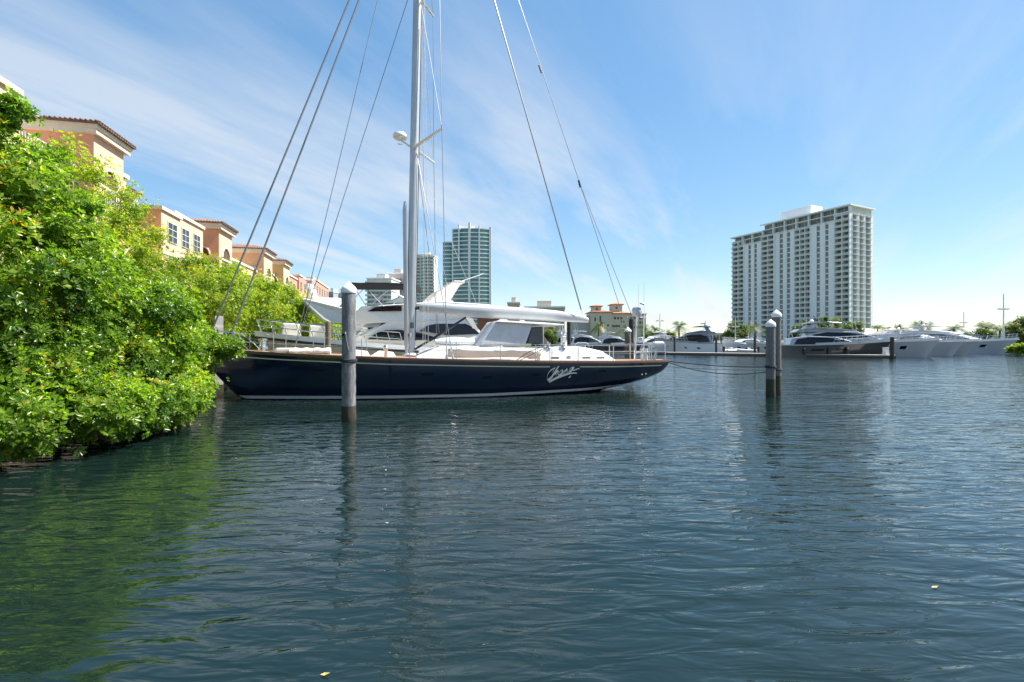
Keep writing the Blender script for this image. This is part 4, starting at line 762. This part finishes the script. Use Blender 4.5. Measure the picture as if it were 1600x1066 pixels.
# ------------------------------------------------------------------ motor yachts
def motor_yacht(label, sp_, bp_, hullm, housem, zs, zb, houses, wins, beam=None, opts=(), hullwin=(), name='motor_yacht', grp=None):
    sp_, bp_ = Vector(sp_), Vector(bp_); d = bp_-sp_; L = d.length; rz = math.atan2(d.y, d.x); t = thing(name, label, 'yacht', (sp_.x, sp_.y, 0), rz, grp); B = beam or (1.5+L*.16); fr = Frame(sp_, rz)
    def zd(u): return zs+(zb-zs)*max(0, (u-.25)/.75)**1.5
    def bd(u): return B/2*(.9+.1*min(1, u*4))*(1-max(0, (u-.5)/.5)**2.5)+.02
    def bw(u): return B/2*.9*(1-max(0, (u-.38)/.56)**1.9 if u < .94 else 0)+.015
    rake = .12*L
    def hp(u, k):                                   # k 0 waterline .. 1 sheer
        z = -.3+(zd(u)+.3)*k; f = max(0, (u-.45)/.55)**1.6; y = max(.012, bw(u))+(bd(u)-max(.012, bw(u)))*k**1.5; return (u*L-rake*(1-k)*f, y, z)
    us = np.linspace(0, 1, 36); ks = np.linspace(0, 1, 9); h = MB()
    h.loft([[hp(u, k) for k in ks[::-1]]+[(x, -y, z) for x, y, z in (hp(u, k) for k in ks)] for u in us], caps=True, closed=True); ho = h.build('hull', hullm, t, smooth=True)
    for sg in (1, -1):
        MB().loft([[(u*L+(.06 if u == 1 else 0), sg*(bd(u)+a), zd(u)+b) for a, b in ((-.05, -.10), (.05, -.10), (.05, .03), (-.05, .03))] for u in us]).build('rubrail', blackm if 'darkrail' in opts else housem, t)
        MB().loft([[(u*L, sg*(bd(u)-.05+a), zd(u)+b) for a, b in ((0, 0), (.06, 0), (.04, .22+.1*u), (0, .22+.1*u))] for u in us[12:]]).build('bulwark', housem, t)
        for u0, u1, k0, k1 in hullwin:
            v = [hp(u, k) for u, k in ((u0, k0), (u1-.01, k0), (u1, k1), (u0+.015, k1))]; MB().add([(x, sg*(y+.015), z) for x, y, z in v]+[(x, sg*(y-.06), z) for x, y, z in v], [(0,1,2,3),(7,6,5,4),(0,4,5,1),(1,5,6,2),(2,6,7,3),(3,7,4,0)]).build('hull_window', dglass, ho)
        if 'rail' in opts:
            uu = np.linspace(.5, .985, 12); 
            for hh in (.38, .75): MB().tube([(u*L+.12*hh/.75, sg*(bd(u)-.02), zd(u)+.25+hh) for u in uu], .03 if L/20 < .8 else .022, 5).build('bow_rail', steel, t)
            for u in uu[::1]: MB().tube([(u*L-.12, sg*(bd(u)-.04), zd(u)+.2), (u*L+.12, sg*(bd(u)-.02), zd(u)+1.0)], .02, 5).build('rail_post', steel, t)
    hs = []
    for nm, pts, w0, w1, m in houses:
        P = [(u*L, z) for u, z in pts]; z0 = min(z for _, z in P); z1 = max(z for _, z in P); xm = max(x for x, _ in P); xn = min(x for x, _ in P)
        def wf(x, z, w0=w0, w1=w1, z0=z0, z1=z1, xm=xm, xn=xn): return B/2*(w0+(w1-w0)*(z-z0)/max(.01, z1-z0))*(1-.38*max(0, ((x-xn)/(xm-xn)-.45)/.55)**2)
        hs.append((MB().profile(P, wf).build(nm, m or housem, t, bevel=.06, seg=3), wf))
    for hi, pts, m in wins:
        for sg in (1, -1):
            P = [(u*L, z) for u, z in pts]; wf = hs[hi][1]; n = len(P); MB().add([(x, sg*(wf(x, z)+.02), z) for x, z in P]+[(x, sg*(wf(x, z)-.10), z) for x, z in P], [tuple(range(n)), tuple(range(n, 2*n))[::-1]]+[(i, (i+1) % n, n+(i+1) % n, n+i) for i in range(n)]).build('window', m or dglass, hs[hi][0])
    return t, fr, L, B
# the big flybridge yacht lying behind the sailing yacht (bow towards the shore)
Y1s, Y1b = (gx(800, 33), 33), (gx(398, 27.3), 27.3)
d1 = Vector(Y1b)-Vector(Y1s); YR = math.atan2(d1.y, d1.x); YF = Frame(Y1s, YR); YL = d1.length
def yu(px, py, c=2.0): x, z = YF.rp(px, py, c); return (x/YL, z)
def yprof(pts, c=2.0): return [yu(a, b, c) for a, b in pts]
hullcream = mat('hull_beige', (.60, .57, .44), .3, var=.05, coat=.3)
yc, _, _, YB = motor_yacht('white flybridge motor yacht with black bimini moored behind the navy yacht', Y1s, Y1b, hullcream, white, 1.6, 2.55, [
    ('deckhouse', yprof([(560, 548), (548, 530), (572, 520), (612, 501), (650, 495), (735, 497), (752, 520), (775, 528), (790, 550)]), .90, .74, None),
    ('flybridge', yprof([(548, 507), (552, 491), (566, 478), (640, 474), (690, 471), (766, 476), (768, 480), (735, 487), (735, 497), (655, 503), (600, 504)]), .74, .84, None)],
    [(0, yprof([(575, 531), (588, 521), (602, 516), (625, 515.5), (660, 521), (686, 529), (686, 531), (640, 532)]), None), (0, yprof([(656, 517), (668, 509), (682, 506), (728, 506), (738, 511), (750, 522), (700, 524)]), None), (1, yprof([(575, 486), (588, 479.5), (604, 478.5), (628, 478), (628, 486)]), None)], beam=5.0, opts=('rail', 'darkrail'), hullwin=((.78, .81, .62, .68), (.60, .63, .62, .68)))
def y3(px, py, c): x, z = YF.rp(px, py, c); return (x, c, z)
bm_ = MB(); rows = []
for k in np.linspace(-1, 1, 7): rows.append([(YF.rp(px, py, 1.7*k)[0], 1.7*k, YF.rp(px, py, 1.7)[1]-.12*k*k) for px, py in ((549, 440), (575, 438), (620, 439), (645, 442), (658, 446))])
bm_.loft(rows, caps=False, closed=False); o = bm_.build('bimini', black, yc, smooth=True); o.modifiers.new('s', 'SOLIDIFY').thickness = .03
for c in (1.75, -1.75):
    v = MB(); x0, z0 = YF.rp(549, 441, c); x1, z1 = YF.rp(650, 446, c); v.add([(x0, c, z0-.02), (x1, c, z1-.02), (x1, c, z1-.28), (x0, c, z0-.42), (x0, c*.97, z0-.02), (x1, c*.97, z1-.02), (x1, c*.97, z1-.28), (x0, c*.97, z0-.42)], [(0,1,2,3),(7,6,5,4),(0,4,5,1),(1,5,6,2),(2,6,7,3),(3,7,4,0)]); v.build('bimini_valance', black, yc)
    for a, b in (((570, 448), (605, 485)), ((608, 452), (580, 476)), ((552, 447), (572, 478)), ((570, 450), (550, 470)), ((630, 453), (608, 485)), ((612, 455), (655, 478))): MB().tube([y3(*a, c*.97), y3(*b, c*.97)], .03, 6).build('bimini_strut', steel, yc)
    P = [YF.rp(*q, 1.7) for q in ((668, 474), (685, 457), (712, 439), (720, 437), (725, 440), (716, 452), (705, 468), (712, 474))]; n = len(P); y_a, y_b = c*1.0, c*.86
    MB().add([(x, y_a-.12*c*(z-4), z) for x, z in P]+[(x, y_b-.12*c*(z-4), z) for x, z in P], [tuple(range(n)), tuple(range(n, 2*n))[::-1]]+[(i, (i+1) % n, n+(i+1) % n, n+i) for i in range(n)]).build('radar_arch', cream, yc, bevel=.03)
    P = [YF.rp(*q, 2.0) for q in ((728, 497), (738, 497), (750, 520), (744, 521))]; MB().add([(x, c*1.14, z) for x, z in P]+[(x, c*1.08, z) for x, z in P], [(0,1,2,3),(7,6,5,4),(0,4,5,1),(1,5,6,2),(2,6,7,3),(3,7,4,0)]).build('wing_strut', cream, yc)
x, z = YF.rp(718, 440, 1.2); MB().box(x-.3, x+.4, -1.35, 1.35, z-.12, z+.04).build('arch_top', cream, yc, bevel=.04); MB().tube([(x, 0, z), (x-2.0, 0, z+.75)], .03, 6).build('antenna', white, yc)
x, z = YF.rp(593, 465, .8); MB().lathe([(.16, -.16), (.2, 0), (.14, .14), (.02, .2)], 12, (x, .8, z)).tube([(x, .8, z-.7), (x, .8, z-.1)], .05, 6).build('searchlight', white, yc)
MB().profile([(YF.rp(*q, 1.5)) for q in ((598, 474), (640, 457), (652, 460), (652, 474))], lambda x, z: 1.3).build('flybridge_console', white, yc, bevel=.06)
for px, py in ((455, 509), (497, 512)): x, z = YF.rp(px, py, .5); MB().box(x-.45, x+.45, -.6, .9, 2.2, z+.12).build('foredeck_locker', cream, yc, bevel=.06)
x, z = YF.rp(494, 508, .5); MB().box(x-.4, x+.3, -.2, .6, 2.1, z+.1).build('covered_gear', black, yc, bevel=.12)
# yacht with the raised white overhang behind it (stern towards the shore)
Y2s, Y2b = (gx(478, 37), 37), (gx(800, 44), 44); d2 = Vector(Y2b)-Vector(Y2s); Y2F = Frame(Y2s, math.atan2(d2.y, d2.x)); L2 = d2.length
def y2prof(pts, c=-2.0): return [((lambda q: (q[0]/L2, q[1]))(Y2F.rp(a, b, c))) for a, b in pts]
yd, _, _, _ = motor_yacht('white motor yacht whose raised swept overhang points at the trees', Y2s, Y2b, white, white, 1.5, 2.6, [
    ('overhang', y2prof([(472, 469), (476, 466.5), (530, 480), (545, 483), (600, 483), (600, 503), (572, 505), (514, 504), (503, 499), (488, 487)]), .86, .95, None),
    ('deckhouse', y2prof([(545, 504), (600, 500), (720, 515), (720, 552), (545, 552)]), .85, .8, cream)], [(1, y2prof([(575, 512), (640, 511), (650, 522), (575, 522)]), None)], beam=5.0)
for c in (-2.1, 2.1):
    P = [Y2F.rp(*q, -2.0) for q in ((552, 505), (571, 506.5), (556, 520), (546, 524))]; MB().add([(x, c, z) for x, z in P]+[(x, c*.95, z) for x, z in P], [(0,1,2,3),(7,6,5,4),(0,4,5,1),(1,5,6,2),(2,6,7,3),(3,7,4,0)]).build('wing_strut', cream, yd); q = Y2F.rp(521, 504, c); MB().tube([(q[0], c, 1.5), (q[0], c, q[1])], .035, 6).build('awning_post', steel, yd)
x, z = Y2F.rp(477, 459, -.5); x += .5; MB().lathe([(.25, -.32), (.32, -.12), (.32, .1), (.22, .3), (.02, .38)], 16, (x, -.5, z)).build('satellite_dome', white, yd, smooth=True); x2, z2 = Y2F.rp(483, 437, -.5); MB().tube([(x+.3, -.5, z-.6), (x2+.2, -.5, z2)], .06, 6).box(x2-.5, x2+.7, -.6, -.4, z2-.06, z2+.08).lathe([(.2, z2-.75), (.34, z2-.6), (.3, z2-.35), (.05, z2-.3)], 14, (x2, -.5, 0)).build('radar_mast', white, yd); MB().box(x, x+2, -1.2, .2, z-.8, z-.3).build('mast_base', white, yd, bevel=.05)
# marina yachts
def swoop(zt, fly=True):
    hs = [('deckhouse', [(.12, 1.2), (.16, zt*.66), (.30, zt*.74), (.52, zt*.70), (.68, zt*.52), (.80, zt*.38), (.80, 1.2)], .84, .66, None)]
    if fly: hs.append(('flybridge', [(.06, zt*.70), (.10, zt*.80), (.30, zt*.84), (.50, zt*.76), (.56, zt*.69), (.40, zt*.72), (.2, zt*.70)], .70, .74, None)); hs.append(('hardtop', [(.14, zt*.95), (.16, zt), (.30, zt*1.02), (.42, zt*.985), (.42, zt*.965), (.3, zt*.97)], .66, .6, None)); hs.append(('arch', [(.13, zt*.76), (.20, zt*.97), (.25, zt*.97), (.20, zt*.76)], .62, .58, None))
    ws = [(0, [(.17, zt*.42), (.20, zt*.62), (.30, zt*.70), (.45, zt*.68), (.58, zt*.60), (.74, zt*.42), (.45, zt*.40)], None)]
    return hs, ws
def stdyacht(label, p0, p1, hm, wm_, zs, zb, zt, fly=True, opts=('rail',), hw=((.45, .56, .5, .66), (.66, .74, .55, .7)), grp=None, radar=True):
    hs, ws = swoop(zt, fly); t, fr, L, B = motor_yacht(label, p0, p1, hm, wm_, zs, zb, hs, ws, opts=opts, hullwin=hw)
    if radar and fly:
        z = zt*1.0; MB().lathe([(.22, z), (.3, z+.15), (.28, z+.35), (.1, z+.5)], 12, (.22*L, .5, 0)).build('radar_dome', white, t, smooth=True); MB().tube([(.25*L, -.3, z), (.22*L, -.3, z+1.1)], .05, 6).box(.25*L-.6, .25*L+.6, -.4, -.2, z+.45, z+.6).build('radar_mast', blackm, t)
    for q_, y_ in ((.2, .9), (.27, -.8)): MB().tube([(q_*L, y_, zt*.7), (q_*L-.5, y_, zt+random.uniform(1.2, 2.6))], .03, 5, .012).build('whip_antenna', white, t)
    for q_ in (.25, .45, .6): MB().lathe([(.03, .35), (.16, .45), (.18, .9), (.16, 1.25), (.03, 1.35)], 10, (q_*L, -(B/2+.1), 0)).build('fender', blackm, t, smooth=True)
    # cockpit clutter at the stern
    MB().box(.02*L, .1*L, -B*.3, B*.3, zs-.3, zs+.45).build('cockpit_seat', cream, t, bevel=.08)
    return t, L, B
stdyacht('grey-blue flybridge yacht with long green-tinted windows at the floating dock', (gx(1127, 92), 92), (gx(1022, 96), 96), white, bluegrey, 1.9, 2.7, 5.1, hw=((.3, .36, .5, .62), (.5, .54, .5, .62)))
stdyacht('gunmetal sport yacht with dark bow lying along the dock', (gx(1205, 73), 73), (gx(1394, 68.8), 68.8), gunmetal, silver, 1.75, 2.35, 4.1, fly=False, hw=((.30, .42, .55, .7), (.5, .62, .55, .7)))
stdyacht('silver flybridge yacht with long dark side windows behind the gunmetal one', (gx(1225, 80), 80), (gx(1440, 75), 75), silver, silver, 2.3, 3.3, 5.3)
hull_shades = {'nearest': mat('hull_shade_a', (.66, .67, .69), .3, var=.04, coat=.4), 'second': mat('hull_shade_b', (.56, .58, .61), .3, var=.04, coat=.4), 'third': mat('hull_shade_c', (.44, .47, .52), .3, var=.04, coat=.4), 'x': mat('hull_shade_d', (.52, .55, .60), .3, var=.04, coat=.4)}  # white hulls greyed in steps: their shaded sides are put into the paint
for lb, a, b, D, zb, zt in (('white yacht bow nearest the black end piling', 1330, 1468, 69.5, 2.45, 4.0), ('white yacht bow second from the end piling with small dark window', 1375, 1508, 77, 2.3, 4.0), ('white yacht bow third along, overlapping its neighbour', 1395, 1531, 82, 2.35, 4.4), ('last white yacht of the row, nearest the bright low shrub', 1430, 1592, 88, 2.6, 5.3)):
    stdyacht(lb, (gx(a-25, D+15), D+15), (gx(b, D-3), D-3), hull_shades[lb.split()[3] if lb.split()[3] in hull_shades else 'x'], white, 1.9, zb, zt, fly=zt > 4.2, hw=((.60, .70, .50, .72), (.76, .82, .56, .74)))
for lb, a, b, D, zt, hm in (('white cruiser with dark glass moored below the villa', 885, 960, 112, 4.6, white), ('black-hulled cruiser below the villa turrets', 930, 1005, 106, 4.2, gunmetal), ('white low cruiser behind the stern pole', 1048, 985, 108, 4.3, white), ('white express boat partly hidden by the boom end', 862, 925, 122, 4.8, white), ('small white cruiser astern of the grey-blue yacht', 1190, 1128, 96, 3.7, white), ('white cabin boat by the dinghies', 1240, 1165, 92, 3.2, cream)):
    stdyacht(lb, (gx(a, D), D), (gx(b, D-3), D-3), hm, white, 1.6, 2.1, zt, fly=zt > 4.0, radar=False)
def dinghy(label, px, D, a):
    t = thing('dinghy', label, 'dinghy', (gx(px, D), D, .42), a); tb = MB()
    for sg in (1, -1): tb.tube([(-1.4, sg*.6, .3), (0, sg*.65, .3), (.9, sg*.5, .36), (1.4, sg*.12, .45), (1.45, 0, .46)], [.16, .2, .2, .18, .16], 8)
    tb.build('tube', white, t, smooth=True); MB().box(-1.3, .9, -.5, .5, .08, .22).build('floor', silver, t); MB().box(-1.75, -1.4, -.16, .16, .25, .95).tube([(-1.6, 0, .4), (-1.65, 0, -.2)], .07, 6).build('outboard', blackm, t, bevel=.05); MB().box(-.4, 0, -.3, .3, .22, .8).build('console', white, t, bevel=.05)
dinghy('small white inflatable dinghy on the floating dock near the small cruiser', 1143, 81.4, .3); dinghy('second inflatable dinghy on the dock beside the dark piling', 1168, 79.6, 2.6)
for px, D in ((1130, 83.2), (1313, 70.8), (1384, 66.3)):
    t = thing('dock_box', {1130: 'white dock box near the grey-blue yacht stern', 1313: 'white dock box in front of the gunmetal yacht', 1384: 'slim white power pedestal by the black end piling'}[px], 'dock box', (gx(px, D), D, .42)); w = .22 if px == 1384 else .5
    MB().box(-w, w, -.3, .3, 0, .62 if px != 1384 else .9).build('body', white, t, bevel=.03); MB().box(-w-.04, w+.04, -.34, .34, .62 if px != 1384 else .9, .72 if px != 1384 else 1.0).build('lid', cream, t, bevel=.03)
# fallen leaves afloat
for px, py, lb in ((1461, 919, 'yellow fallen leaf floating on open water'), (508, 1056, 'pale fallen leaf floating near the tree reflections')):
    Y = CAMZ*F/(py-CY); tag(MB().add([(gx(px, Y)+a*.7, Y+b*.7, c) for a, b, c in ((-.05, 0, .008), (-.01, .02, .014), (.05, .004, .02), (0, -.022, .012), (0, 0, .006))], [(0, 4, 1), (1, 4, 2), (2, 4, 3), (3, 4, 0)]).build('floating_leaf', mat('dead_leaf', (.55, .40, .10), .6)), lb, 'leaf')
